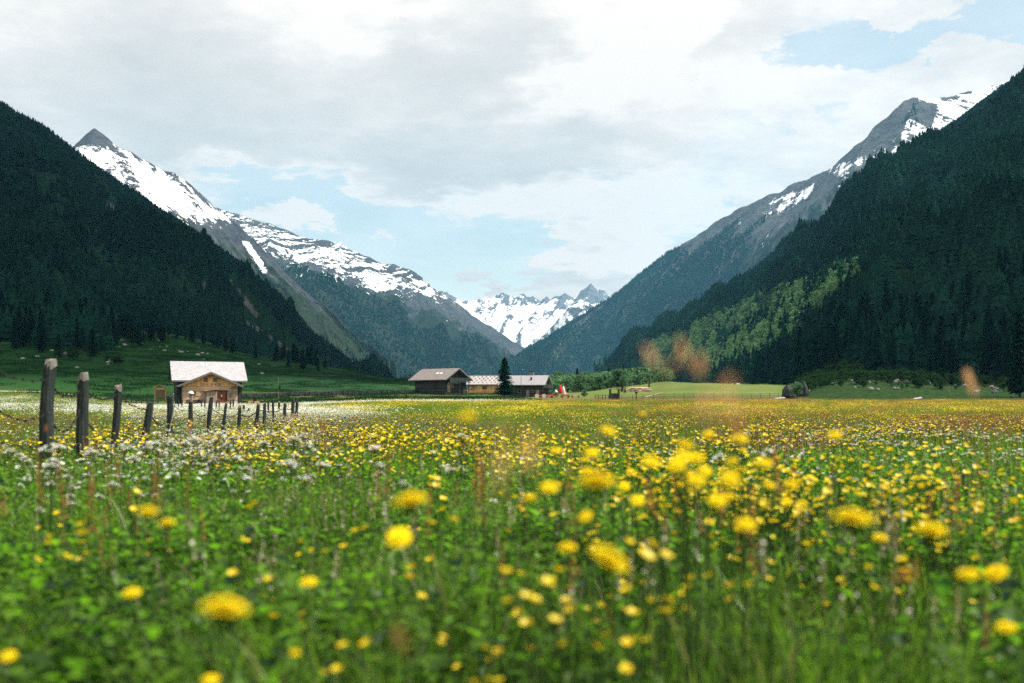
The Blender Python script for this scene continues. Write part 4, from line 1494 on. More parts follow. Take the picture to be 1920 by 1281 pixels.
h3, rf3 = house('farmhouse', 984, 746, 243, math.radians(-14), 10.6, 7.4, 3.45, 5.45, .7, .8, 'dark_logs', 'shingle_grey',
                'dark farmhouse with grey roof and a chimney, right of the tall pine')
b = MB()
b.box((1.6, .6, 5.7), (1.0, .8, 1.3)); b.build('chimney', M['rock_mid'], rf3)
ch = [o for o in bpy.data.objects if o.name.startswith('chimney')][-1]
b = MB()
b.box((2.1, -2.1, 4.55), (.35, .4, .8)); b.build('roof_vent', M['black_iron'], rf3)
rect_part('door', h3, M['grey_boards'], 4.0, -3.7, .9, .8, 1.9, .08)
rect_part('door', h3, M['grey_boards'], 1.6, -3.7, .9, .8, 1.9, .08)
for q in (-.5, 2.8):
    rect_part('window', h3, None, q, -3.7, 1.5, .5, .6, .06, 'x', 'grey_boards', .08, False)
b = MB()
b.box((5.9, 0, 2.3), (1.1, 6.8, .12)); b.box((6.4, 0, 2.8), (.06, 6.8, .8))
b.build('balcony', M['dark_boards'], h3)

# chimney cap
b = MB(); b.box((1.6, .6, 6.47), (1.25, 1.05, .12)); b.build('chimney_cap', M['black_iron'], rf3)

# --- flag pole in front of the right farmhouse
p = P(977, 746, 236)
b = MB(); b.tube([(0, 0, -.3), (0, 0, 5.2)], [.06, .04], 6)
o = b.build('flag_pole', M['bark']); o.location = p
tag(o, 'bare wooden pole in front of the dark farmhouse right of the tall pine', 'pole')


# --- beer garden
def parasol(px, py, d, h, mat, label):
    p = P(px, py, d)
    e = empty('closed_parasol', p)
    tag(e, label, 'parasol')
    b = MB(); b.tube([(0, 0, -.2), (0, 0, h)], [.035, .03], 6); b.build('pole', M['grey_boards'], e)
    b = MB(); b.tube([(0, 0, .75), (0, 0, 1.1), (0, 0, h * .8), (0, 0, h + .05)], [.28, .46, .34, .05], 9, jit=.25); b.build('canopy', M[mat], e, True)
    return e


parasol(1051, 744, 238, 2.75, 'red_cloth', 'tall closed red parasol beside the dark farmhouse')
parasol(1056.5, 743, 240, 2.35, 'white_cloth', 'closed grey parasol just right of the red one')
parasol(1042.5, 743, 241, 1.5, 'white_cloth', 'short closed pale parasol just left of the red one')


def picnic_table(px, d, label, cloth, rz=0.1):
    x = (px - 960) / F * d
    e = empty('beer_table', (x, d, P(px, 746, d).z), rz)
    tag(e, label, 'table')
    b = MB(); b.box((0, 0, .74), (1.9, .75, .05)); b.box((0, -.36, .55), (1.92, .03, .40)); b.box((0, .36, .55), (1.92, .03, .40)); b.build('tablecloth', M[cloth], e)
    for s in (-1, 1):
        b = MB(); b.box((0, s * .85, .45), (1.8, .28, .05)); b.build('bench', M['cut_wood'], e)
    for sx in (-1, 1):
        b = MB(); b.box((sx * .75, 0, .36), (.08, 1.8, .70)); b.build('leg', M['grey_boards'], e)
    return e


picnic_table(1012, 235, 'table with red cloth by the farmhouse corner, leftmost of the row', 'red_cloth')
picnic_table(1029, 236, 'table with red cloth, second from the farmhouse corner', 'red_cloth', .3)
picnic_table(1040, 237, 'table with red cloth just left of the red parasol', 'red_cloth', -.2)
picnic_table(1060, 236, 'table with red cloth right of the red parasol', 'red_cloth', .2)
picnic_table(1079, 237, 'bare wooden table at the right end of the beer garden', 'cut_wood', .1)
for px, s, lb in ((1006.5, 1.1, 'round white barrel end left of the first red table'), (1020, 1.1, 'round white barrel end right of the first red table')):
    p = P(px, 744.5, 233)
    e = empty('white_wheel', p)
    b = MB(); b.tube([(0, -.15, .25), (0, .15, .25)], .48, 14)
    o = b.build('white_wheel_disc', M['white_cloth']); bpy.data.objects.remove(e)
    o.name = 'white_barrel'
    o.location = p
    tag(o, lb, 'barrel')
p = P(1060, 739, 234)
b = MB()
b.add([(-.35, -.1, 0), (.35, -.1, 0), (-.3, 0, .6), (.1, .05, .6), (-.35, .4, 0), (.35, .4, 0)], [(0, 1, 3, 2), (0, 2, 4), (1, 5, 3), (4, 5, 1, 0), (2, 3, 5, 4)])
o = b.build('folded_tent_cloth', M['white_cloth']); o.location = p
tag(o, 'white cloth draped over the end of a red table', 'cloth')

# --- info board left of the barn
p = P(300.5, 757, 150)
e = empty('notice_board', (p.x, p.y, gz(p.x, p.y)), .1)
tag(e, 'wooden notice board under a small gable roof, left of the barn', 'notice board')
for s in (-1, 1):
    b = MB(); b.box((s * .78, 0, 1.4), (.13, .13, 3.2)); b.build('post', M['frame_wood'], e)
b = MB(); b.box((0, 0, 1.85), (1.36, .08, 1.25)); b.build('panel', M['board_info'], e)
b = MB()
for s in (-1, 1):
    b.box((s * .52, 0, 2.98), (1.15, .6, .06), R=Matrix.Rotation(s * .38, 3, 'Y'))
b.build('roof', M['frame_wood'], e)
b = MB(); b.box((0, 0, 2.62), (1.4, .1, .3)); b.build('header', M['frame_wood'], e)

# --- trail signpost and a tall pole on the pasture
p = P(522, 744, 185)
e = empty('trail_signpost', (p.x, p.y, gz(p.x, p.y)))
tag(e, 'thin tall signpost with a small dark box, right of the barn', 'signpost')
b = MB(); b.tube([(0, 0, -.2), (0, 0, 4.1)], [.05, .04], 6); b.build('pole', M['grey_boards'], e)
b = MB(); b.box((.22, 0, 2.35), (.38, .25, .6)); b.build('box', M['black_iron'], e)
b = MB(); b.box((.28, 0, 2.95), (.55, .04, .12)); b.build('arrow_board', M['dark_boards'], e)

# --- handcart with a dark barrel right of the barn
p = P(476, 756, 140)
e = empty('wooden_cart', (p.x, p.y, gz(p.x, p.y)), .2)
tag(e, 'small wooden cart loaded with cut timber, right of the barn', 'cart')
b = MB(); b.box((0, 0, .45), (1.5, .8, .1)); b.box((0, -.38, .62), (1.5, .05, .25)); b.build('bed', M['orange_wood'], e)
for s in (-1, 1):
    b = MB(); b.tube([(-.1, s * .46, .35), (-.1, s * .52, .35)], .36, 14); b.build('wheel', M['black_iron'], e)
b = MB()
for k in range(4): b.tube([(-.7, -.25 + k * .17, .58), (.75, -.25 + k * .17, .60)], .08, 6)
b.build('timber', M['cut_wood'], e)
p2 = P(478, 752, 141)
b = MB(); b.tube([(0, 0, -.2), (0, 0, .4), (.02, 0, 1.0), (.05, 0, 1.4)], [.16, .22, .28, .12], 8, jit=.2)
o = b.build('carved_post', M['black_iron']); o.location = (p2.x, p2.y, gz(p2.x, p2.y) + .3)
tag(o, 'short black carved post standing just behind the wooden cart', 'post')


# --- rail fences
def rail_fence(name, a, bpt, n, h, label, rails=2, thick=.05, mat='post', sag=0.0, cat='fence', seed=0):
    r = random.Random(seed)
    e = empty(name, (a[0], a[1], gz(a[0], a[1])))
    tag(e, label, cat)
    o0 = Vector(e.location)
    A, B_ = Vector((a[0], a[1], 0)), Vector((bpt[0], bpt[1], 0))
    tops = []
    for k in range(n):
        q = A.lerp(B_, k / (n - 1))
        z = gz(q.x, q.y)
        base = Vector((q.x, q.y, z)) - o0
        lean = Vector((r.uniform(-.06, .06), r.uniform(-.06, .06), 0))
        hh = h * r.uniform(.9, 1.12)
        b = MB(); b.tube([base - Vector((0, 0, .3)), base + Vector((0, 0, hh)) + lean * hh], [thick * 1.2, thick], 5, jit=.2)
        b.build('post', M[mat], e)
        tops.append(base)
    for j in range(rails):
        b = MB()
        f = h * (.85 - .36 * j)
        b.tube([t + Vector((0, -thick, f + r.uniform(-.05, .05))) for t in tops], thick * .7, 5, jit=.2)
        b.build('rail', M[mat], e)
    return e


def gp(px, d):
    return ((px - 960) / F * d, d)


rail_fence('rail_fence', gp(228, 150), gp(296, 138), 8, 1.15, 'dark log rail fence in the meadow left of the notice board', 3, .08, seed=1)
rail_fence('paddock_fence', gp(232, 172), gp(292, 176), 5, 1.9, 'tall thin paddock fence behind the log rails left of the barn', 2, .05, seed=2)
rail_fence('pasture_fence', gp(1166, 182), gp(1460, 200), 17, 1.05, 'long low wire fence along the bright pasture behind the meadow', 2, .035, 'dark_boards', seed=3)
rail_fence('garden_fence', gp(1116, 182), gp(1148, 184), 6, 1.0, 'dark railing left of the wooden shelter at the meadow edge', 3, .06, 'dark_boards', seed=4)
rail_fence('edge_fence', gp(1896, 178), gp(1960, 182), 3, 1.2, 'short wire fence below the conifer on the right edge', 2, .04, 'dark_boards', seed=6)

# shelter
p = P(1152, 752, 186)
e = empty('wooden_shelter', (p.x, p.y, gz(p.x, p.y)), .1)
tag(e, 'small dark wooden shelter with a flat top at the far meadow edge', 'shelter')
for sx in (-1, 1):
    for sy in (-1, 1):
        b = MB(); b.box((sx * .8, sy * .5, .8), (.16, .16, 2.4)); b.build('post', M['dark_boards'], e)
b = MB(); b.box((0, 0, .6), (1.8, 1.2, 1.25)); b.build('box', M['dark_boards'], e)
b = MB(); b.box((0.1, 0, 2.03), (2.0, 1.4, .12)); b.build('roof', M['grey_boards'], e)
p = P(1193, 752, 186)
e = empty('trail_signpost', (p.x, p.y, gz(p.x, p.y)))
tag(e, 'dark post with a board on top at the far meadow edge, right of the shelter', 'signpost')
b = MB(); b.box((0, 0, .6), (.14, .14, 1.6)); b.build('post', M['dark_boards'], e)
b = MB(); b.box((0, -.08, 1.3), (.5, .05, .3)); b.build('board', M['dark_boards'], e)
# log pile on the pasture: one thing
b = MB()
rs = random.Random(8)
for k in range(46):
    row = k % 4
    q = rs.uniform(-3.3, 3.0) * (1 - row * .12)
    b.tube([(q, rs.uniform(-.3, .3), .15 + row * .24), (q + rs.uniform(.6, 1.6), rs.uniform(-.3, .3), .15 + row * .24 + rs.uniform(-.06, .06))], .14, 6)
x_, y_ = gp(1193, 262)
o = b.build('log_pile', M['cut_wood']); o.location = (x_, y_, gz(x_, y_)); o.scale = (1.15, 1, 1.15)
tag(o, 'heap of freshly cut pale timber on the bright pasture', 'log pile')
x_, y_ = gp(1213, 262)
o = slab(1216, 738, 262, 1.0, .35, 'small pale plank end right of the timber heap', .1)
b = MB(); b.tube([(0, 0, .1), (3.4, .4, 1.0)], [.14, .08], 6)
x_, y_ = gp(1211, 195)
o = b.build('fallen_pole', M['cut_wood']); o.location = (x_, y_, gz(x_, y_) + .3)
tag(o, 'pale barked pole leaning over the pasture fence', 'pole')

# dry stone wall along the foot of the left pasture
b = MB()
rs = random.Random(2)
for k in range(150):
    t_ = k / 149
    px = 452 + (790 - 452) * t_
    d = 196 + 42 * t_
    x_, y_ = gp(px, d)
    z_ = gz(x_, y_)
    for j in range(2):
        s = rs.uniform(.35, .6)
        b.box((x_ + rs.uniform(-.1, .1), y_ + rs.uniform(-.15, .15), z_ + .15 + j * .42), (s * 1.5, s, s), rz=rs.uniform(0, 3))
o = b.build('stone_wall', M['rock_dark'])
tag(o, 'long low dark dry stone wall at the foot of the left pasture', 'wall')

# track on the left
vs, fs = [], []
b = MB()
n_ = 60
for k in range(n_):
    px = -120 + 330 * k / (n_ - 1)
    for dd in (0, 2.2):
        d = 166 + dd + 2 * math.sin(k * .2)
        x_, y_ = gp(px, d)
        vs.append((x_, y_, gz(x_, y_) + .06))
for k in range(n_ - 1):
    fs.append((2 * k, 2 * k + 2, 2 * k + 3, 2 * k + 1))
b.add(vs, fs)
o = b.build('path', solid('gravel_track', (0.34, 0.33, 0.28), 0.9, .3, 1.5))
tag(o, kind='structure')


# ------------------------------------------------------------------ wooden pasture fence: posts and barbed wire
POSTS = [  # top (px,row), base (px,row), width px, pale top, label
    ((93, 676), (87, 868), 25, 1, 'thick grey fence post with pale flat top, the tallest, leftmost'),
    ((153, 702), (157, 872), 22, 1, 'fence post with a rounded pale broken top, second from the left'),
    ((221, 724), (214, 850), 14, 1, 'slim knobbly fence post with pale tip, third from the left'),
    ((282, 756), (268, 840), 13, 0, 'short fence post leaning right, fourth from the left'),
    ((319.5, 741), (316, 832), 11.5, 0, 'upright dark post with a loop of wire hanging down its side'),
    ((358, 753), (357, 829), 9.5, 0, 'dark fence post in front of the left barn window'),
    ((396, 746), (390, 826), 9, 0, 'crooked dark fence post in front of the barn porch'),
    ((423.5, 755), (417, 821.5), 6, 1, 'thin post with pale tip in front of the red barn door'),
    ((449, 760.5), (447, 819), 7.5, 1, 'grey fence post in front of the right corner of the barn'),
    ((484.5, 756.5), (479, 809.5), 7.5, 1, 'grey leaning fence post right of the barn and the cart'),
    ((496.5, 757), (494.5, 805), 6.5, 0, 'dark fence post, second right of the cart'),
    ((512, 751), (512.5, 799), 4.5, 0, 'thin dark straight fence post below the trail signpost'),
    ((534.5, 755), (533.5, 791), 6, 1, 'grey post with pale tip, third from the right end of the fence'),
    ((549.5, 748.5), (549, 784.5), 6.5, 0, 'dark post, left one of the pair at the right end of the fence'),
    ((556.5, 752), (556, 784), 6, 0, 'grey post, right one of the pair at the right end of the fence'),
    ((503, 753), (502.5, 783), 3.5, 0, 'thin far post of the back fence line, between two dark near posts'),
    ((523.5, 753), (522.5, 777), 4.5, 1, 'far post of the back fence line just right of the trail signpost'),
    ((457, 760), (456, 776), 5, 0, 'stubby far post of the back fence line right of the barn corner'),
    ((466.5, 766), (466, 778), 3.5, 0, 'shortest stub of a post right of the barn corner'),
    ((405.5, 751), (405.5, 767), 2.8, 0, 'far thin post against the left half of the barn porch'),
    ((410.5, 751), (411, 767), 2.6, 0, 'far thin post against the right half of the barn porch'),
    ((432, 751), (432, 767), 3, 0, 'far thin post left of the barn door edge'),
    ((437.5, 749), (437, 767), 3, 0, 'far thin post against the log wall right of the barn door'),
    ((377.5, 752), (377.5, 767), 2.4, 0, 'far thin post below the barn window shutter'),
    ((384, 752), (384, 767), 2.4, 0, 'far thin post between the barn window and the porch'),
    ((335, 750), (335, 764), 2.6, 0, 'far thin post against the dark left wall of the barn'),
    ((341, 750), (341, 764), 2.6, 0, 'far thin post at the left edge of the orange barn front'),
]
post_top = []


def fence_post(i, top, base, wpx, pale, label):
    d = 1213.0 / (base[1] - 758) if base[1] > 780 else 1100.0 / (max(base[1], 768) - 750)
    if i >= 15: d = {15: 48, 16: 62, 17: 62, 18: 58}.get(i, 75 + (i % 4) * 4)
    if i < 3: d = (9.6, 10.6, 13.0)[i]
    B_ = P(base[0], base[1], d)
    T = P(top[0], top[1], d)
    g = gz(B_.x, B_.y)
    r = random.Random(100 + i)
    R0 = wpx / F * d / 2
    ax = (T - B_)
    foot = B_ + ax * ((g - .15 - B_.z) / ax.z)
    e = empty('fence_post', (foot.x, foot.y, g))
    tag(e, label, 'fence post', 'posts of the barbed wire fence')
    o0 = Vector(e.location)
    n = 11 if i < 5 else 8
    mz = 16 if i < 5 else 9
    b = MB()
    vs, fs = [], []
    for j in range(mz + 1):
        t = j / mz
        c = foot.lerp(T, t) - o0
        wob = Vector((math.sin(t * 7 + i) * R0 * .16, math.cos(t * 5 + i * 2) * R0 * .16, 0))
        for k in range(n):
            a = 2 * math.pi * k / n
            q = R0 * (1.06 - .12 * t) * (1 + .22 * (float(vn(k * .9 + i * 3, t * 2.2, i)) - .5) + r.uniform(-.035, .035))
            if t > .96: q *= .86
            zz = 0
            if j == mz:
                zz = (float(vn(k * 1.3, i * 1.7, 3)) - .5) * R0 * 1.2 + math.cos(a - 1.0) * R0 * .25
            vs.append(c + wob + Vector((math.cos(a) * q, math.sin(a) * q, zz)))
    for j in range(mz):
        for k in range(n):
            k2 = (k + 1) % n
            fs.append((j * n + k, j * n + k2, (j + 1) * n + k2, (j + 1) * n + k))
    vs.append(T - o0 + Vector((0, 0, R0 * .2)))
    tc_ = len(vs) - 1
    fs_top = [(mz * n + k, mz * n + (k + 1) % n, tc_) for k in range(n)]
    if pale:
        b.add(vs, fs, 0)
        b.f += fs_top
        b.mi += [0] * n
        b.build('shaft', M['post'], e, False)
        # splintered pale end grain sitting over the shaft
        b = MB()
        vs2 = []
        for zz, sc_ in ((-.075 * 1, 1.012), (.004, 1.0)):
            for k in range(n):
                v = Vector(vs[mz * n + k]) - (T - o0)
                q = Vector((v.x * sc_ * 1.19 if zz < 0 else v.x * 1.03, v.y * sc_ * 1.19 if zz < 0 else v.y * 1.03, v.z + zz * R0 * 14 * (.55 + .9 * float(vn(k * 1.7, i, 5))) if zz < 0 else v.z + .003))
                vs2.append(q + (T - o0))
        vs2.append(T - o0 + Vector((0, 0, R0 * .2 + .004)))
        f2 = [(k, (k + 1) % n, n + (k + 1) % n, n + k) for k in range(n)] + [(n + k, n + (k + 1) % n, 2 * n) for k in range(n)]
        b.add(vs2, f2)
        b.build('weathered_top', M['post_pale'], e, False)
    else:
        b.add(vs, fs, 0)
        b.f += fs_top
        b.mi += [0] * n
        b.build('shaft', M['post'], e, False)
    post_top.append((foot, T, R0, d))


for i, q in enumerate(POSTS):
    fence_post(i, *q)


def wire(a, b, sag, label, seed, barbs=True, rad=.0036):
    r = random.Random(seed)
    n = 26
    pts = []
    L = (Vector(b) - Vector(a)).length
    for k in range(n + 1):
        t = k / n
        p = Vector(a).lerp(Vector(b), t)
        p.z -= 4 * sag * t * (1 - t)
        p += Vector((r.gauss(0, .004), r.gauss(0, .004), r.gauss(0, .006)))
        pts.append(p)
    m = MB()
    m.tube(pts, rad, 4)
    if barbs:
        nb = int(L / .11)
        for k in range(nb):
            t = (k + .5) / nb
            i = min(int(t * n), n - 1)
            p = pts[i].lerp(pts[i + 1], t * n - i)
            for q in range(2):
                d = Vector((r.gauss(0, 1), r.gauss(0, 1), r.gauss(0, 1))).normalized() * .016
                m.tube([p - d, p + d], rad * .8, 3)
            m.tube([p - Vector((.01, 0, 0)), p + Vector((.01, 0, 0))], rad * 2.4, 4)
    o0 = Vector(pts[0])
    m.v = [tuple(Vector(v) - o0) for v in m.v]
    o = m.build('barbed_wire', M['wire'])
    o.location = o0
    return tag(o, label, 'barbed wire', 'barbed wire strands between the fence posts')


def on_post(i, row, side=1):
    foot, T, R0, d = post_top[i]
    z = CZ + (HZ - row) / F * d
    t = (z - foot.z) / (T.z - foot.z)
    p = foot.lerp(T, t)
    return p + Vector((0, -R0 * 1.12, 0))


WIRES = [
    (P(-60, 655, 8.6), on_post(0, 712), .10, 'top barbed wire running from the left edge to the thick post'),
    (P(-60, 715, 8.6), on_post(0, 778), .16, 'middle barbed wire running from the left edge to the thick post'),
    (P(-60, 815, 8.6), on_post(0, 836), .04, 'lowest barbed wire running from the left edge to the thick post'),
    (on_post(0, 703), on_post(1, 735), .12, 'top barbed wire between the two thickest posts'),
    (on_post(0, 766), on_post(1, 770), .22, 'middle barbed wire sagging deeply between the two thickest posts'),
    (on_post(0, 823), on_post(1, 830), .06, 'lowest barbed wire between the two thickest posts'),
    (on_post(1, 722), on_post(2, 740), .10, 'top barbed wire between the second and third post'),
    (on_post(1, 772), on_post(2, 836), .05, 'slack barbed wire dropping from the second post to the foot of the third'),
    (on_post(2, 738), on_post(3, 768), .05, 'barbed wire between the knobbly third post and the leaning one'),
    (on_post(3, 770), on_post(4, 800), .08, 'barbed wire from the leaning post to the post with the wire loop'),
    (on_post(4, 752), on_post(5, 768), .07, 'upper barbed wire from the post with the wire loop to the next'),
    (on_post(4, 806), on_post(5, 812), .03, 'lower barbed wire from the post with the wire loop to the next'),
    (on_post(5, 765), on_post(6, 770), .12, 'upper barbed wire left of the crooked dark post'),
    (on_post(5, 812), on_post(6, 815), .02, 'lower barbed wire left of the crooked dark post'),
    (on_post(6, 762), on_post(8, 775), .12, 'upper barbed wire right of the crooked dark post'),
    (on_post(6, 813), on_post(8, 812), .04, 'lower barbed wire right of the crooked dark post'),
    (on_post(8, 775), on_post(9, 770), .10, 'barbed wire before the barn corner and the cart'),
    (on_post(9, 768), on_post(12, 766), .08, 'barbed wire below the trail signpost'),
    (on_post(12, 766), on_post(13, 766), .04, 'barbed wire at the right end of the fence'),
]
for k, (a, b_, s, lb) in enumerate(WIRES):
    dd = (a.y + b_.y) / 2
    wire(a, b_, s, lb, 300 + k, True, .0058 if dd < 12 else .0045)
foot, T, R0, d = post_top[4]
m = MB()
pts = [T + Vector((R0 * .2, -R0, -.02)), T + Vector((R0 * 1.2, -R0 * .8, .03)), T + Vector((R0 * 1.5, -R0 * .6, -.15)), T + Vector((R0 * .9, -R0 * 1.1, -.4)), T + Vector((-R0 * .2, -R0 * 1.3, -.65)), T + Vector((-R0 * .6, -R0 * 1.3, -.85))]
m.tube(pts, .008, 5)
o = m.build('wire_loop', M['rock'])
tag(o, 'pale loop of thick wire hanging down a dark fence post', 'wire')
# pale stake with a white cap behind the fence
p = P(358, 768, 30)
e = empty('marker_stake', (p.x, p.y, gz(p.x, p.y)))
tag(e, 'pale grey stake with a white cap before the left barn window', 'stake')
b = MB(); b.tube([(0, 0, -.1), (0, 0, 1.18)], [.05, .05], 8, jit=.1); b.build('shaft', M['grey_boards'], e)
b = MB(); b.tube([(0, 0, 1.16), (0, 0, 1.20), (0, 0, 1.25)], [.09, .085, .03], 9); b.build('cap', M['white_cloth'], e)


# ------------------------------------------------------------------ meadow plants
def blade(b, r, x, y, h, w, lean, mi=0, seg=3):
    a = r.uniform(0, 6.28)
    la = r.uniform(0, 6.28)
    lx, ly = math.cos(la) * lean * h, math.sin(la) * lean * h
    wx, wy = math.cos(a) * w / 2, math.sin(a) * w / 2
    vs = []
    for k in range(seg):
        t = k / seg
        cx, cy, cz = x + lx * t * t, y + ly * t * t, h * t * (1 - .12 * lean * t)
        s = 1 - t * .55
        vs += [(cx - wx * s, cy - wy * s, cz), (cx + wx * s, cy + wy * s, cz)]
    vs.append((x + lx, y + ly, h * (1 - .12 * lean)))
    fs = [(2 * k, 2 * k + 1, 2 * k + 3, 2 * k + 2) for k in range(seg - 1)] + [(2 * seg - 2, 2 * seg - 1, 2 * seg)]
    b.add(vs, fs, mi)


def grass_patch(seed, R, n, h0, h1, w0, w1, seg=3, dry=.06, mats=('grass', 'dry_grass'), lean=(.1, .8)):
    r = random.Random(seed)
    b = MB()
    for _ in range(n):
        q = R * math.sqrt(r.random())
        a = r.uniform(0, 6.28)
        blade(b, r, math.cos(a) * q, math.sin(a) * q, r.uniform(h0, h1), r.uniform(w0, w1), r.uniform(*lean), 1 if r.random() < dry else 0, seg)
    return hidden_obj('grass_patch', b.mesh('grass_patch', [M[mats[0]], M[mats[1]]]))


def herb_patch(seed, R, n, h):
    """broad leaves on short stalks"""
    r = random.Random(seed)
    b = MB()
    for _ in range(n):
        q = R * math.sqrt(r.random())
        a = r.uniform(0, 6.28)
        x, y, z = math.cos(a) * q, math.sin(a) * q, r.uniform(.25, 1.25) * h
        la = r.uniform(0, 6.28)
        L = r.choice([r.uniform(.016, .036), r.uniform(.03, .07)])
        wd = L * r.uniform(.22, .5)
        d = Vector((math.cos(la), math.sin(la), r.uniform(-.5, .9))).normalized()
        s = d.cross(Vector((0, 0, 1))).normalized()
        up = s.cross(d)
        c = Vector((x, y, z))
        b.add([c, c + d * L * .5 + s * wd + up * .006, c + d * L + up * -.004, c + d * L * .5 - s * wd + up * .006, c + d * L * .5], [(0, 4, 1), (4, 2, 1), (0, 3, 4), (4, 3, 2)], 0)
    return hidden_obj('herb_patch', b.mesh('herb_patch', [M['herb']]))


def cup_flower(b, c, rad, tilt, r, mi=0, petals=5, cup=.5):
    """buttercup: five rounded petals in a shallow cup"""
    c = Vector(c)
    n = Vector((math.cos(r.uniform(0, 6.28)) * tilt, math.sin(r.uniform(0, 6.28)) * tilt, 1)).normalized()
    a = n.orthogonal().normalized()
    k = n.cross(a)
    for p in range(petals):
        t0 = 2 * math.pi * p / petals
        def q(t, rr, hh):
            return c + (a * math.cos(t) + k * math.sin(t)) * rr + n * hh
        dt = math.pi / petals * 1.05
        b.add([q(t0, rad * .1, 0), q(t0 - dt, rad * .75, rad * cup * .6), q(t0 - dt * .45, rad, rad * cup), q(t0 + dt * .45, rad, rad * cup), q(t0 + dt, rad * .75, rad * cup * .6)],
              [(0, 1, 2, 3, 4)], mi)


def stalk(b, p0, p1, w, r, mi):
    p0, p1 = Vector(p0), Vector(p1)
    mid = p0.lerp(p1, .55) + Vector((r.uniform(-.02, .02), r.uniform(-.02, .02), 0))
    b.tube([p0, mid, p1], w, 3, False, mi)


def flower_patch(seed, R, n, h0, h1, size, mat, kind='cup', stems=True):
    r = random.Random(seed)
    b = MB()
    for _ in range(n):
        q = R * math.sqrt(r.random())
        a = r.uniform(0, 6.28)
        x, y, h = math.cos(a) * q, math.sin(a) * q, r.uniform(h0, h1)
        lx, ly = r.uniform(-.05, .05), r.uniform(-.05, .05)
        if stems: stalk(b, (x, y, 0), (x + lx, y + ly, h), .0016, r, 1)
        s = size * r.uniform(.75, 1.2)
        if kind == 'cup':
            cup_flower(b, (x + lx, y + ly, h), s, .5, r)
        elif kind == 'umbel':
            for u in range(6):
                ua, uq = r.uniform(0, 6.28), s * math.sqrt(r.random())
                cup_flower(b, (x + lx + math.cos(ua) * uq, y + ly + math.sin(ua) * uq, h + r.uniform(-.006, .004)), s * .38, .3, r, 0, 5, .1)
        elif kind == 'daisy':
            cup_flower(b, (x + lx, y + ly, h), s, .5, r, 0, 7, .12)
        elif kind == 'spike':
            L = r.uniform(.08, .16)
            for u in range(16):
                t = u / 16
                ua = r.uniform(0, 6.28)
                rr = s * (1 - t * .75) * r.random()
                p = Vector((x + lx + math.cos(ua) * rr, y + ly + math.sin(ua) * rr, h - L + L * t))
                d = Vector((r.gauss(0, 1), r.gauss(0, 1), r.gauss(0, 1))).normalized() * .0075
                e_ = d.orthogonal().normalized() * .005
                b.add([p - d, p + e_, p + d, p - e_], [(0, 1, 2, 3)])
    return b.mesh('flower_patch', [M[mat], M['stem']])


def wedge(n, d0, d1, seed, power=1.0, margin=1.28, side=3.2):
    """random ground points in the visible fan (a little wider than the view)"""
    r = np.random.default_rng(seed)
    d = (d0 ** 2 + (d1 ** 2 - d0 ** 2) * r.random(n)) ** .5
    hw = d * .514 * margin + side
    # keep the density even: accept by width
    x = (r.random(n) * 2 - 1) * (d1 * .514 * margin + side)
    k = abs(x) < hw
    d = d0 + (d1 - d0) * r.random(n)
    hw = d * .514 * margin + side
    k = abs(x) < hw
    return x[k], d[k], r


def n_for(dens, d0, d1, margin=1.28, side=3.2):
    return int(dens * (d1 - d0) * 2 * (d1 * .514 * margin + side))


def place(name, dens, d0, d1, seed, srcs, label, cat, mask=None, s0=.8, s1=1.25, zs=None, tilt=.06, margin=1.28, hfac=None):
    x, y, r = wedge(n_for(dens, d0, d1, margin), d0, d1, seed, margin=margin)
    if mask is not None:
        k = r.random(len(x)) < mask(x, y)
        x, y = x[k], y[k]
    n = len(x)
    z = ground_z(x, y)
    s = r.uniform(s0, s1, n)
    h = s.copy()
    if hfac is not None: h = h * hfac(x, y)
    rot = np.stack([r.normal(0, tilt, n), r.normal(0, tilt, n), r.random(n) * 6.28], -1)
    return np.stack([x, y, z], -1), rot, np.stack([s, s, h], -1)


def cat3(lst):
    return [np.concatenate(q) for q in zip(*lst)]


def meadow_end(x, y):      # the tall meadow stops here
    px = 960 + x / np.maximum(y, 1) * F
    end = np.interp(px, [-300, 0, 300, 560, 760, 960, 1060, 2200], [160, 160, 150, 140, 138, 146, 150, 152])
    return (y < end).astype(float)


def hvar(x, y):
    return .55 + .95 * fbm(x / 1.3, y / 1.3, 3, 91)


GP_N = [grass_patch(s, .22, 70, .12, .34, .003, .007, 4, .05) for s in range(5)]
GP_T = [grass_patch(s + 10, .25, 14, .25, .52, .003, .006, 4, .25) for s in range(3)]
GP_M = [grass_patch(s + 20, .5, 130, .12, .30, .006, .012, 2, .10, ('grass_far', 'dry_grass')) for s in range(3)]
GP_F = [grass_patch(s + 30, 1.3, 200, .14, .34, .02, .045, 2, .12, ('grass_far', 'dry_grass')) for s in range(3)]
HP = [herb_patch(s + 40, .18, 85, .24) for s in range(4)]

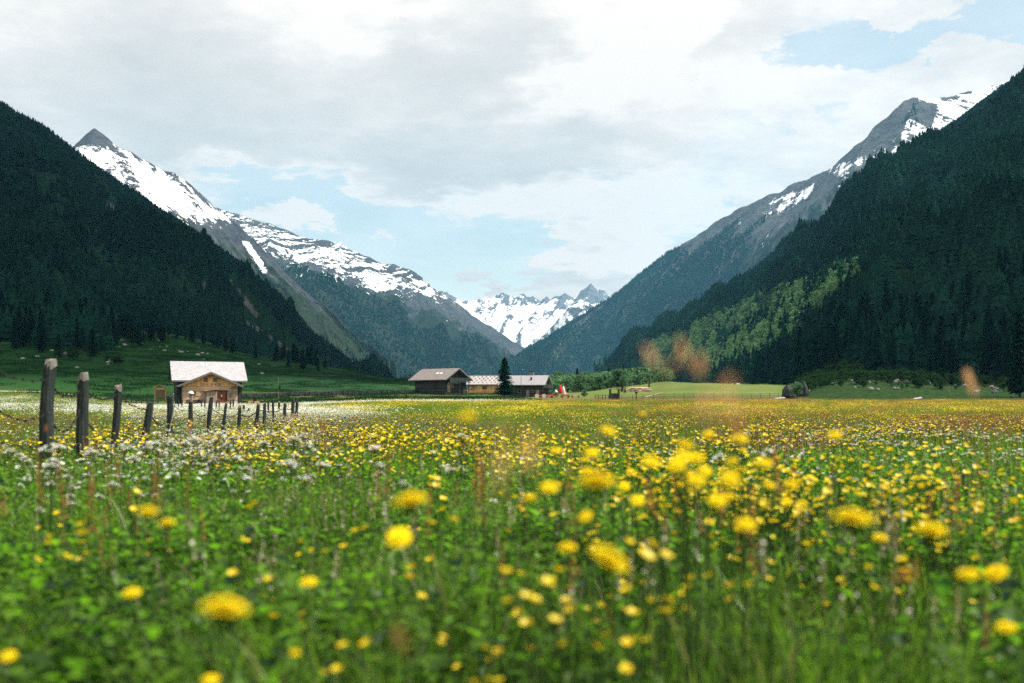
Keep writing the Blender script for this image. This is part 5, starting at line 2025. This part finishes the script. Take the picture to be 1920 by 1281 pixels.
a = place('g', 14, .55, 4.5, 1, None, '', '', hfac=hvar)
b_ = place('g', 13, 4.5, 14, 2, None, '', '', hfac=hvar)
g_ = cat3([a, b_])
scatter('grass', *g_, GP_N, 'stuff', 'green grass of the near meadow', 'grass')
scatter('grass', *place('g', 1.2, .8, 14, 3, None, '', '', hfac=hvar), GP_T, 'stuff', 'tall thin grass stalks rising over the near meadow', 'grass')
scatter('herb_leaves', *cat3([place('h', 62, .5, 5, 4, None, '', '', mask=lambda x, y: np.clip((fbm(x / .7, y / .7, 3, 81) - .42) * 7, .06, 1)), place('h', 14, 5, 12, 5, None, '', '')]), HP, 'stuff', 'broad dark green leaves of the near meadow herbs', 'leaves')
scatter('grass', *place('g', 3.2, 13, 50, 6, None, '', '', hfac=hvar), GP_M, 'stuff', 'green grass of the middle meadow around the fence', 'grass')
scatter('grass', *place('g', .55, 48, 160, 7, None, '', '', mask=meadow_end), GP_F, 'stuff', 'green grass of the far meadow', 'grass')
M['pasture'] = leafy('pasture_grass', (0.004, 0.032, 0.012), (0.026, 0.066, 0.020), 0.25, 0.0, tmul=1.2)
GP_H = [grass_patch(s + 60, 2.2, 120, .10, .26, .06, .12, 2, .05, ('pasture', 'pasture')) for s in range(2)]
scatter('grass', *place('g', .09, 162, 430, 8, None, '', '', mask=lambda x, y: np.clip((fbm(x / 9, y / 14, 3, 55) - .35) * 4, 0, 1) * (x / y < .02), margin=1.15, s0=.8, s1=2.0), GP_H, 'stuff', 'rough tufted grass of the pastures beyond the meadow', 'grass')


# --- where each flower colour grows (world positions)
def pxd(x, y):
    return 960 + x / np.maximum(y, 1) * F


def dens_yellow(x, y):
    px = pxd(x, y)
    n = fbm(x / 3.0, y / 6.0, 3, 201)
    d = np.clip((n - .36) * 3.2, .04, 1) * (.25 + 1.3 * sstep(fbm(x / .9, y / 1.6, 2, 207), .46, .62))
    left = np.interp(px, [0, 500, 800, 1100, 1920], [.48, .6, .85, 1.0, .85])
    far = np.where(y > 45, .25 + 1.2 * np.exp(-((y - 88) / 26) ** 2) * sstep(px, 560, 660) * (1 - .5 * sstep(px, 950, 1100)), 1)
    return np.clip(d * left * far, 0, 1) * meadow_end(x, y)


def dens_white(x, y):
    px = pxd(x, y)
    n = fbm(x / 2.6 + 40, y / 5.0, 3, 211)
    d = np.clip((n - .42) * 3.2, 0.02, 1)
    fx = np.interp(y, [0, 10, 16, 24, 46, 90], [-4.6, -4.6, -5.4, -6.4, -10, -19])    # line of the fence
    band_ = np.exp(-((x - fx - 1.7) / np.maximum(1.0, y * .045)) ** 2) * sstep(y, 7, 10) * (1 - sstep(y, 64, 75))
    leftf = (x < fx) * (.12 * sstep(y, 14, 30) + .42 * sstep(y, 42, 60) * (1 - sstep(y, 82, 112)))
    leftf = np.maximum(leftf, (x < fx) * (px > 250) * sstep(y, 16, 26) * .7)
    dd0 = 0
    clump = np.exp(-((px - 110) / 80) ** 2) * np.exp(-((y - 7.2) / 1.3) ** 2) + np.exp(-((px - 330) / 90) ** 2) * np.exp(-((y - 9.5) / 2.5) ** 2)
    mid = np.exp(-((px - 620) / 230) ** 2) * sstep(y, 5.5, 9) * (1 - sstep(y, 22, 35)) * .40
    farband = np.exp(-((y - 128) / 12) ** 2) * (1 - sstep(px, 940, 1040)) * sstep(px, 460, 620)
    rest = .10 * (y < 30) + .22 * np.exp(-((y - 22) / 7) ** 2) * (px > 1100)
    dd = np.maximum.reduce([band_ * 1.25, leftf, mid, farband, rest + 0 * x])
    return np.clip(d * dd * 1.8 + .5 * band_ + .6 * band_ * sstep(y, 22, 34) + .3 * farband + .25 * leftf + .9 * clump, 0, 1) * meadow_end(x, y)


def dens_red(x, y):
    px = pxd(x, y)
    n = fbm(x / 3.0 + 9, y / 6.0, 3, 221)
    d = np.clip((n - .36) * 2.6, 0.0, 1)
    k = .30 + .65 * sstep(px, 950, 1150) * sstep(y, 30, 80) + .55 * sstep(px, 1100, 1600) * sstep(y, 8, 14)
    k = k * np.interp(y, [0, 4, 8, 12], [.05, .12, .5, 1])
    k = k * np.where((px < 900) & (y > 45), .25, 1)
    return np.clip(d * k, 0, 1) * meadow_end(x, y)


YP = [hidden_obj('buttercup_patch', flower_patch(s, .35, 9, .26, .46, .0165, 'yellow')) for s in range(3)]
WP = [hidden_obj('white_patch', flower_patch(s + 5, .35, 8, .24, .46, .020, 'white', 'umbel')) for s in range(2)] + [hidden_obj('daisy_patch', flower_patch(s + 5, .35, 9, .22, .40, .014, 'white', 'daisy')) for s in range(1)]
RP = [hidden_obj('sorrel_patch', flower_patch(s + 9, .35, 7, .30, .52, .016, 'red', 'spike')) for s in range(3)]
YF = [hidden_obj('far_buttercups', flower_patch(s + 20, 1.2, 60, .24, .44, .022, 'yellow', 'cup', False)) for s in range(2)]
WF = [hidden_obj('far_white', flower_patch(s + 25, 1.2, 70, .24, .44, .028, 'white', 'daisy', False)) for s in range(2)]
RF = [hidden_obj('far_sorrel', flower_patch(s + 29, 1.2, 40, .28, .48, .05, 'red', 'spike', False)) for s in range(2)]
for me in [q.data for q in RF]:     # far spikes: coarser seeds
    pass
NEAR = 5.6
scatter('yellow_flowers', *cat3([place('y', 11, NEAR, 16, 21, None, '', '', mask=lambda x, y: dens_yellow(x, y) * np.interp(y, [5.6, 9], [.45, 1]), s0=.7, s1=1.35), place('y', 3.0, 16, 48, 22, None, '', '', mask=dens_yellow)]), YP, 'stuff', 'countless small yellow buttercups across the middle meadow', 'flowers')
scatter('white_flowers', *cat3([place('w', 13, NEAR, 16, 23, None, '', '', mask=dens_white), place('w', 4.5, 16, 48, 24, None, '', '', mask=dens_white)]), WP, 'stuff', 'countless small white flowers beside and behind the fence', 'flowers')
scatter('red_sorrel', *cat3([place('r', 8.0, 3.0, 16, 25, None, '', '', mask=dens_red), place('r', 4.5, 16, 48, 26, None, '', '', mask=dens_red)]), RP, 'stuff', 'countless rust red sorrel spikes across the meadow', 'flowers')
scatter('yellow_flowers', *place('y', .50, 46, 160, 27, None, '', '', mask=dens_yellow), YF, 'stuff', 'yellow flowers merging into bands on the far meadow', 'flowers')
scatter('white_flowers', *place('w', .50, 46, 160, 28, None, '', '', mask=dens_white), WF, 'stuff', 'white flowers merging into bands on the far meadow', 'flowers')
scatter('red_sorrel', *place('r', .5, 46, 160, 29, None, '', '', mask=dens_red), RF, 'stuff', 'rust red sorrel tinting the right far meadow', 'flowers')


OAT = [hidden_obj('grass_heads', flower_patch(s + 70, .3, 5, .30, .52, .014, 'dry_grass', 'spike')) for s in range(3)]
scatter('grass', *place('o', 3.0, 1.1, 30, 61, None, '', '', mask=lambda x, y: np.clip((fbm(x / 1.4, y / 1.8, 3, 71) - .35) * 3, .1, 1)), OAT, 'stuff', 'pale seeding grass heads all over the meadow', 'grass')
# --- nearest flowers: one object each
def copy_thing(name, meshes, loc, rz, s, label, cat, group, tilt=(0, 0)):
    if len(meshes) == 1:
        e = bpy.data.objects.new(name, meshes[0][1])
        COL.objects.link(e)
    else:
        e = empty(name, loc)
        for nm, me in meshes:
            o = bpy.data.objects.new(nm, me)
            COL.objects.link(o)
            o.parent = e
    e.location = loc
    e.rotation_euler = (tilt[0], tilt[1], rz)
    e.scale = s if hasattr(s, '__len__') else (s, s, s)
    return tag(e, label, cat, group)


def single(seed, kind, mat, size, h):
    r = random.Random(seed)
    b = MB()
    tops = {'cup': 3, 'umbel': 1, 'daisy': 1, 'spike': 1}[kind]
    for k in range(tops):
        x, y = (r.uniform(-.05, .05), r.uniform(-.05, .05)) if tops > 1 else (0, 0)
        hh = h * (1 if k == 0 else r.uniform(.75, .98))
        stalk(b, (0, 0, 0) if k == 0 else (x * .3, y * .3, hh * .5), (x, y, hh), .0016, r, 1)
        if kind == 'cup': cup_flower(b, (x, y, hh), size * r.uniform(.8, 1.1), .4, r)
        elif kind == 'daisy': cup_flower(b, (x, y, hh), size, .3, r, 0, 8, .1)
        elif kind == 'umbel':
            for u in range(16):
                ua, uq = r.uniform(0, 6.28), size * math.sqrt(r.random())
                cup_flower(b, (x + math.cos(ua) * uq, y + math.sin(ua) * uq, hh - uq * uq * 22), size * .24, .3, r, 0, 5, .15)
                stalk(b, (x, y, hh - .05), (x + math.cos(ua) * uq, y + math.sin(ua) * uq, hh - uq * uq * 22), .0008, r, 1)
        elif kind == 'spike':
            L = .15
            for u in range(60):
                t = r.random()
                ua = r.uniform(0, 6.28)
                rr = size * (1 - t * .8) * r.random()
                p = Vector((x + math.cos(ua) * rr, y + math.sin(ua) * rr, hh - L + L * t))
                d = Vector((r.gauss(0, 1), r.gauss(0, 1), r.gauss(0, 1))).normalized() * .0042
                e_ = d.orthogonal().normalized() * .003
                b.add([p - d, p + e_, p + d, p - e_], [(0, 1, 2, 3)])
    return b.mesh(kind + '_flower', [M[mat], M['stem']])


SC = [single(s, 'cup', 'yellow', .0135, .42) for s in range(4)]
SU = [single(s, 'umbel', 'white', .034, .50) for s in range(3)]
SS = [single(s, 'spike', 'red', .018, .52) for s in range(3)]


def scatter_singles(name, meshes, count, d0, d1, seed, mask, label, cat, group, s0=.65, s1=1.35, gam=1.0):
    x, y, r = wedge(60000, d0, d1, seed, margin=1.0, side=0.0)
    k = r.random(len(x)) < mask(x, y)
    x, y = x[k][:count], y[k][:count]
    z = ground_z(x, y)
    for i in range(len(x)):
        copy_thing(name, [('', meshes[i % len(meshes)])], (x[i], y[i], z[i]), r.random() * 6.28, r.uniform(s0, s1), label, cat, group, (r.normal(0, .08), r.normal(0, .08)))


scatter_singles('buttercup', SC, 298, 1.7, NEAR, 41, lambda x, y: dens_yellow(x, y) * np.interp(y, [1.7, 2.6, 4, 7], [.25, .45, .9, 1]), 'small yellow buttercup on a thin stem in the near meadow', 'flower', 'small buttercups of the near meadow')
scatter_singles('white_umbel', SU, 85, 4.6, NEAR + 2, 43, lambda x, y: np.maximum(np.exp(-((pxd(x, y) - 110) / 75) ** 2) * (y < 6.5) + .8 * np.exp(-((pxd(x, y) - 330) / 80) ** 2) * (y > 5.5) + .25 * np.exp(-((pxd(x, y) - 620) / 160) ** 2), .02), 'white flower umbel on a green stem in the near meadow', 'flower', 'white umbels of the near meadow')
scatter_singles('sorrel_spike', SS, 50, 2.2, NEAR, 45, lambda x, y: dens_red(x, y) + .1, 'rust red sorrel spike among the near flowers', 'plant', 'sorrel spikes of the near meadow')


# --- large yellow composite flowers close to the lens
def composite(seed, R=.026, layers=4, per=26):
    r = random.Random(seed)
    b = MB()
    for L in range(layers):
        f = 1 - L * .2
        el = .06 + L * .13
        for k in range(per):
            a = 2 * math.pi * (k + r.uniform(-.3, .3)) / per
            rr = R * f * r.uniform(.88, 1.06)
            ca, sa = math.cos(a), math.sin(a)
            w = R * .11
            z0 = .002 + L * .0022
            z1 = z0 + rr * math.sin(el) * .55 + r.uniform(-.001, .001)
            rr2 = rr * math.cos(el * .7)
            b.add([(ca * R * .1 - sa * w * .4, sa * R * .1 + ca * w * .4, z0), (ca * R * .1 + sa * w * .4, sa * R * .1 - ca * w * .4, z0),
                   (ca * rr2 * .6 + sa * w, sa * rr2 * .6 - ca * w, z0 + (z1 - z0) * .75), (ca * rr2 + sa * w * .8, sa * rr2 - ca * w * .8, z1), (ca * rr2 - sa * w * .8, sa * rr2 + ca * w * .8, z1),
                   (ca * rr2 * .6 - sa * w, sa * rr2 * .6 + ca * w, z0 + (z1 - z0) * .75)], [(0, 1, 2, 3, 4, 5)])
    return b.mesh('flower_head', [M['yellow_deep']])


CH = [composite(s) for s in range(3)]
bb = MB(); bb.tube([(0, 0, -.016), (0, 0, -.008), (0, 0, .002)], [.004, .011, .013], 9); CAL = bb.mesh('calyx', M['herb'], True)

BIG = [  # px, row, width px, tilt towards viewer, roll, label
    (420, 1145, 92, -.02, .12, 'large flat yellow flower head near the bottom left, widest of all'),
    (1140, 1052, 84, .12, .55, 'large yellow flower head tilted down to the right, lower middle'),
    (770, 941, 66, .12, -.15, 'yellow flower head standing above the rest, middle of the meadow'),
    (748, 1010, 50, .7, .0, 'round yellow flower facing the viewer below the middle flower'),
    (1745, 997, 62, .12, .06, 'flat yellow flower head in the right part of the meadow'),
    (1598, 975, 72, .12, .10, 'wide flat yellow flower head left of the flat one on the right'),
    (1120, 906, 74, .1, 0, 'broad blurred yellow flower head in the thick of the yellow patch'),
    (1398, 985, 40, .4, 0, 'blurred round yellow flower below the yellow patch on the right'),
    (1868, 1076, 46, .3, -.6, 'yellow flower leaning right near the right edge'),
    (1815, 1079, 40, .2, -.2, 'smaller yellow flower just left of the one leaning right'),
    (1886, 1178, 38, .2, -.1, 'yellow flower near the lower right corner'),
    (277, 961, 38, .12, .08, 'upper flat yellow flower of the pair on the left'),
    (313, 982, 32, .1, 0, 'lower flat yellow flower of the pair on the left'),
    (248, 1113, 33, .3, 0, 'yellow flower left of the widest yellow flower head'),
    (579, 1093, 32, .3, 0, 'yellow flower with a second bloom under it, right of the widest head'),
    (15, 1232, 30, .4, 0, 'yellow flower in the lower left corner'),
    (395, 1276, 32, .3, 0, 'yellow flower cut off by the bottom edge'),
    (876, 782, 32, .3, 0, 'blurred yellow flower standing up before the far yellow band'),
    (1205, 777, 13, .3, 0, 'small yellow flower with a red spike, before the right far meadow'),
    (1305, 902, 36, .6, 0, 'blurred yellow flower left of the bright clump'),
    (1345, 940, 34, .6, 0, 'blurred yellow flower at the lower end of the bright clump'),
    (1368, 900, 40, .6, 0, 'blurred yellow flower right end of the bright clump'),
    (1222, 868, 32, .6, 0, 'blurred yellow flower above the broad blurred head'),
    (1270, 872, 34, .6, 0, 'blurred yellow flower right above the broad blurred head'),
    (1195, 940, 28, .6, 0, 'blurred yellow flower right below the broad blurred head'),
    (1650, 1010, 30, .2, 0, 'yellow flower under the wide flat head on the right'),
    (1064, 1028, 34, .2, 0, 'yellow flower left of the head tilted down to the right'),
    (1442, 912, 26, .3, 0, 'yellow flower right of the bright blurred clump'),
    (1030, 915, 34, .5, 0, 'blurred yellow flower left of the broad blurred head'),
    (1098, 970, 30, .5, -.5, 'yellow flower under the broad blurred head'),
    (553, 1225, 18, .3, 0, 'small yellow flower low down right of the widest flower head'),
]
for i, (px, row, w, tl, roll, lb) in enumerate(BIG):
    R = .026
    d = 2 * R * F / w * 1.0
    if row < 950 and w > 70: d = .95
    if w < 35: R = .015 if d > 2 else .026
    if w < 45:
        R = .017
    d = 2 * R * F / w
    if row > 1200: d = min(d, 1.6)
    if row < 800: R, d = .02, (1.25 if row > 779 else 3.2)
    p = P(px, row, d)
    g = gz(p.x, p.y)
    sc_ = R / .026 * (w / (2 * R * F / d)) 
    e = empty('yellow_hawkbit', (p.x, p.y, g))
    tag(e, lb, 'flower', 'large yellow flowers close to the viewer')
    h = bpy.data.objects.new('flower_head', CH[i % 3]); COL.objects.link(h); h.parent = e
    h.location = (0, 0, p.z - g)
    h.rotation_euler = (tl, roll, 0)
    h.scale = (sc_,) * 3
    c = bpy.data.objects.new('calyx', CAL); COL.objects.link(c); c.parent = h
    b = MB()
    rs = random.Random(i)
    ex, ey = rs.uniform(-.06, .06), rs.uniform(-.02, .06)
    b.tube([(ex, ey, -.02), (ex * .5, ey * .4, (p.z - g) * .55), (0, 0, p.z - g - .012)], [.0022, .002, .0018], 5)
    b.build('stem', M['stem'], e)


rs = random.Random(21)
for i in range(30):
    px, row, w = rs.gauss(1265, 130), rs.gauss(882, 38), rs.uniform(15, 32)
    d = .034 * F / w
    p = P(px, row, d)
    g = gz(p.x, p.y)
    e = empty('yellow_hawkbit', (p.x, p.y, g))
    tag(e, 'blurred yellow flower in the bright clump right of the middle of the meadow', 'flower', 'yellow flowers of the bright clump')
    h = bpy.data.objects.new('flower_head', CH[i % 3]); COL.objects.link(h); h.parent = e
    h.location = (0, 0, p.z - g); h.rotation_euler = (rs.uniform(.1, .7), rs.uniform(-.3, .3), 0); h.scale = (.65,) * 3
    b = MB(); b.tube([(.02, .03, -.02), (.01, .01, (p.z - g) * .5), (0, 0, p.z - g - .004)], .0018, 4); b.build('stem', M['stem'], e)


# --- seed heads that rise over the horizon, very near
def panicle(seed, H, Wd, n=420, mat='seed'):
    r = random.Random(seed)
    b = MB()
    br = 16
    for k in range(br):
        t = k / br
        a = r.uniform(0, 6.28)
        L = Wd * (1 - t * .7) * r.uniform(.5, 1.1)
        p0 = Vector((0, 0, H * t * .9))
        p1 = p0 + Vector((math.cos(a) * L, math.sin(a) * L, H * .16))
        b.tube([p0, p1], .0004, 3, False)
        for q in range(n // br):
            u = r.uniform(.25, 1.05)
            p = p0.lerp(p1, u) + Vector((r.gauss(0, .004), r.gauss(0, .004), r.gauss(0, .005)))
            d = Vector((r.gauss(0, .4), r.gauss(0, .4), 1)).normalized() * .0032
            e_ = d.orthogonal().normalized() * .0012
            b.add([p - d, p + e_, p + d, p - e_], [(0, 1, 2, 3)])
    b.tube([(0, 0, -.02), (0, 0, H)], .0007, 4, False)
    return b.mesh('seed_head', [M[mat]])


PAN = [panicle(1, .062, .010, 230), panicle(2, .060, .012, 230), panicle(3, .06, .022, 90), panicle(4, .045, .016, 130, 'red')]
HEADS = [  # px, row of the head's middle, distance, size factor, lean, mesh, label
    (1222, 670, 1.0, .34, -.55, 0, 'orange blurred grass head over the far trees, left one of two'),
    (1275, 664, 1.0, .42, -.45, 1, 'orange blurred grass head over the far trees, right one of two'),
    (1306, 686, 1.0, .34, -.2, 1, 'orange blurred tuft just below the right grass head'),
    (1243, 692, 1.0, .24, -.5, 0, 'orange blurred tuft just below the left grass head'),
    (1375, 755, .85, .75, .1, 2, 'large faint orange grass head before the bright pasture'),
    (1322, 762, .85, .45, 0, 2, 'faint yellowish grass head just right of the far timber'),
    (1820, 718, 1.6, .62, -.25, 1, 'small brown grass head before the dark wood on the right'),
    (945, 812, .85, .45, .1, 2, 'faint blurred orange grass head left of the meadow middle'),
    (935, 880, .80, .5, 0, 2, 'faint blurred brown grass head over the yellow flowers'),
    (1385, 798, 1.4, .55, 0, 3, 'reddish blurred grass head before the meadow on the right'),
    (765, 1190, 1.0, .55, .3, 3, 'pinkish brown blurred seed head near the bottom middle'),
    (1000, 850, .85, .6, .2, 2, 'faint blurred tan grass head left of the yellow clump'),
    (1700, 1070, 1.3, .7, .9, 3, 'brown seed head leaning right in the lower right meadow'),
    (86, 802, 3.6, .5, 0, 3, 'small rust orange spike in front of the thick fence post'),
    (357, 800, 5.5, 1.2, .1, 2, 'tan grass head in front of the dark posts before the barn'),
    (368, 822, 4.5, .8, -.6, 2, 'pink brown grass head leaning before the barn fence'),
]
for i, (px, row, d, s, ln, mi, lb) in enumerate(HEADS):
    p = P(px, row, d)
    g = gz(p.x, p.y)
    e = empty('grass_seed_head', (p.x, p.y, g))
    tag(e, lb, 'grass', 'seed heads close to the viewer')
    h = bpy.data.objects.new('seed_tuft', PAN[mi]); COL.objects.link(h); h.parent = e
    h.rotation_euler = (0, ln, i)
    h.scale = (s,) * 3
    off = Matrix.Rotation(ln, 3, 'Y') @ Vector((0, 0, -.028 * s))
    h.location = Vector((0, 0, p.z - g)) + off
    b = MB()
    q = h.location
    b.tube([(q.x - .03, .02, -.02), (q.x - .02 - ln * .02, .01, q.z * .5), (q.x, q.y, q.z + .001)], [.0009, .0008, .0006], 4)
    b.build('stem', M['stem'], e)


# ------------------------------------------------------------------ clouds overhead (outside the frame) that shade the slopes
def cloud(name, x, y, z, rx, ry, rz_, label, seed):
    r = random.Random(seed)
    nu, nv = 48, 24
    co = np.zeros((nv, nu, 3))
    for j in range(nv):
        th = math.pi * j / (nv - 1)
        for i in range(nu):
            a = 2 * math.pi * i / (nu - 1)
            v = (math.sin(th) * math.cos(a), math.sin(th) * math.sin(a), math.cos(th))
            k = .96 + .10 * float(fbm(np.array(v[0] * 4 + seed), np.array(v[1] * 4 + v[2]), 4, seed))
            q = lambda u: math.copysign(abs(u) ** .25, u)
            co[j, i] = (q(math.cos(a)) * math.sin(th) ** .6 * k * rx, q(math.sin(a)) * math.sin(th) ** .6 * k * ry, v[2] * k * rz_)
    o = grid_mesh(name, co, nu, nv, M['cloud'])
    o.location = (x, y, z)
    tag(o, label, 'cloud', kind='stuff')


M['cloud'] = solid('cloud_white', (0.8, 0.8, 0.8), 1.0, .03, .001)
ZC = 3600.0
def shade(name, gx_, gy_, gz_, rx, ry, label, seed):  # sets an added cloud toward the sun so its shadow falls on the given ground
    t = (ZC - gz_) / SD.z
    cloud(name, gx_ + SD.x * t, gy_ + SD.y * t, ZC, rx, ry, 130, label, seed)
shade('cloud', -960, 1180, 20, 960, 1010, 'broad cloud added out of view to shade the left slope', 3)
shade('cloud', 905, 430, 20, 790, 195, 'long cloud added out of view to shade the foot of the right slope', 5)

# ------------------------------------------------------------------ haze
hz = MB()
hz.add([(-9000, -300, -10), (9500, -300, -10), (9500, 12500, -10), (-9000, 12500, -10), (-9000, -300, 2600), (9500, -300, 2600), (9500, 12500, 2600), (-9000, 12500, 2600)],
       [(0, 3, 2, 1), (4, 5, 6, 7), (0, 1, 5, 4), (1, 2, 6, 5), (2, 3, 7, 6), (3, 0, 4, 7)])
hm = bpy.data.materials.new('haze')
hm.use_nodes = True
ht = hm.node_tree
ht.nodes.remove(ht.nodes['Principled BSDF'])
pv = ht.nodes.new('ShaderNodeVolumePrincipled')
pv.inputs['Color'].default_value = (0.22, 0.62, 0.95, 1)
pv.inputs['Density'].default_value = 0.000048
pv.inputs['Anisotropy'].default_value = 0.0
ht.links.new(pv.outputs[0], ht.nodes['Material Output'].inputs['Volume'])
ho = hz.build('haze', hm)
tag(ho, kind='stuff')
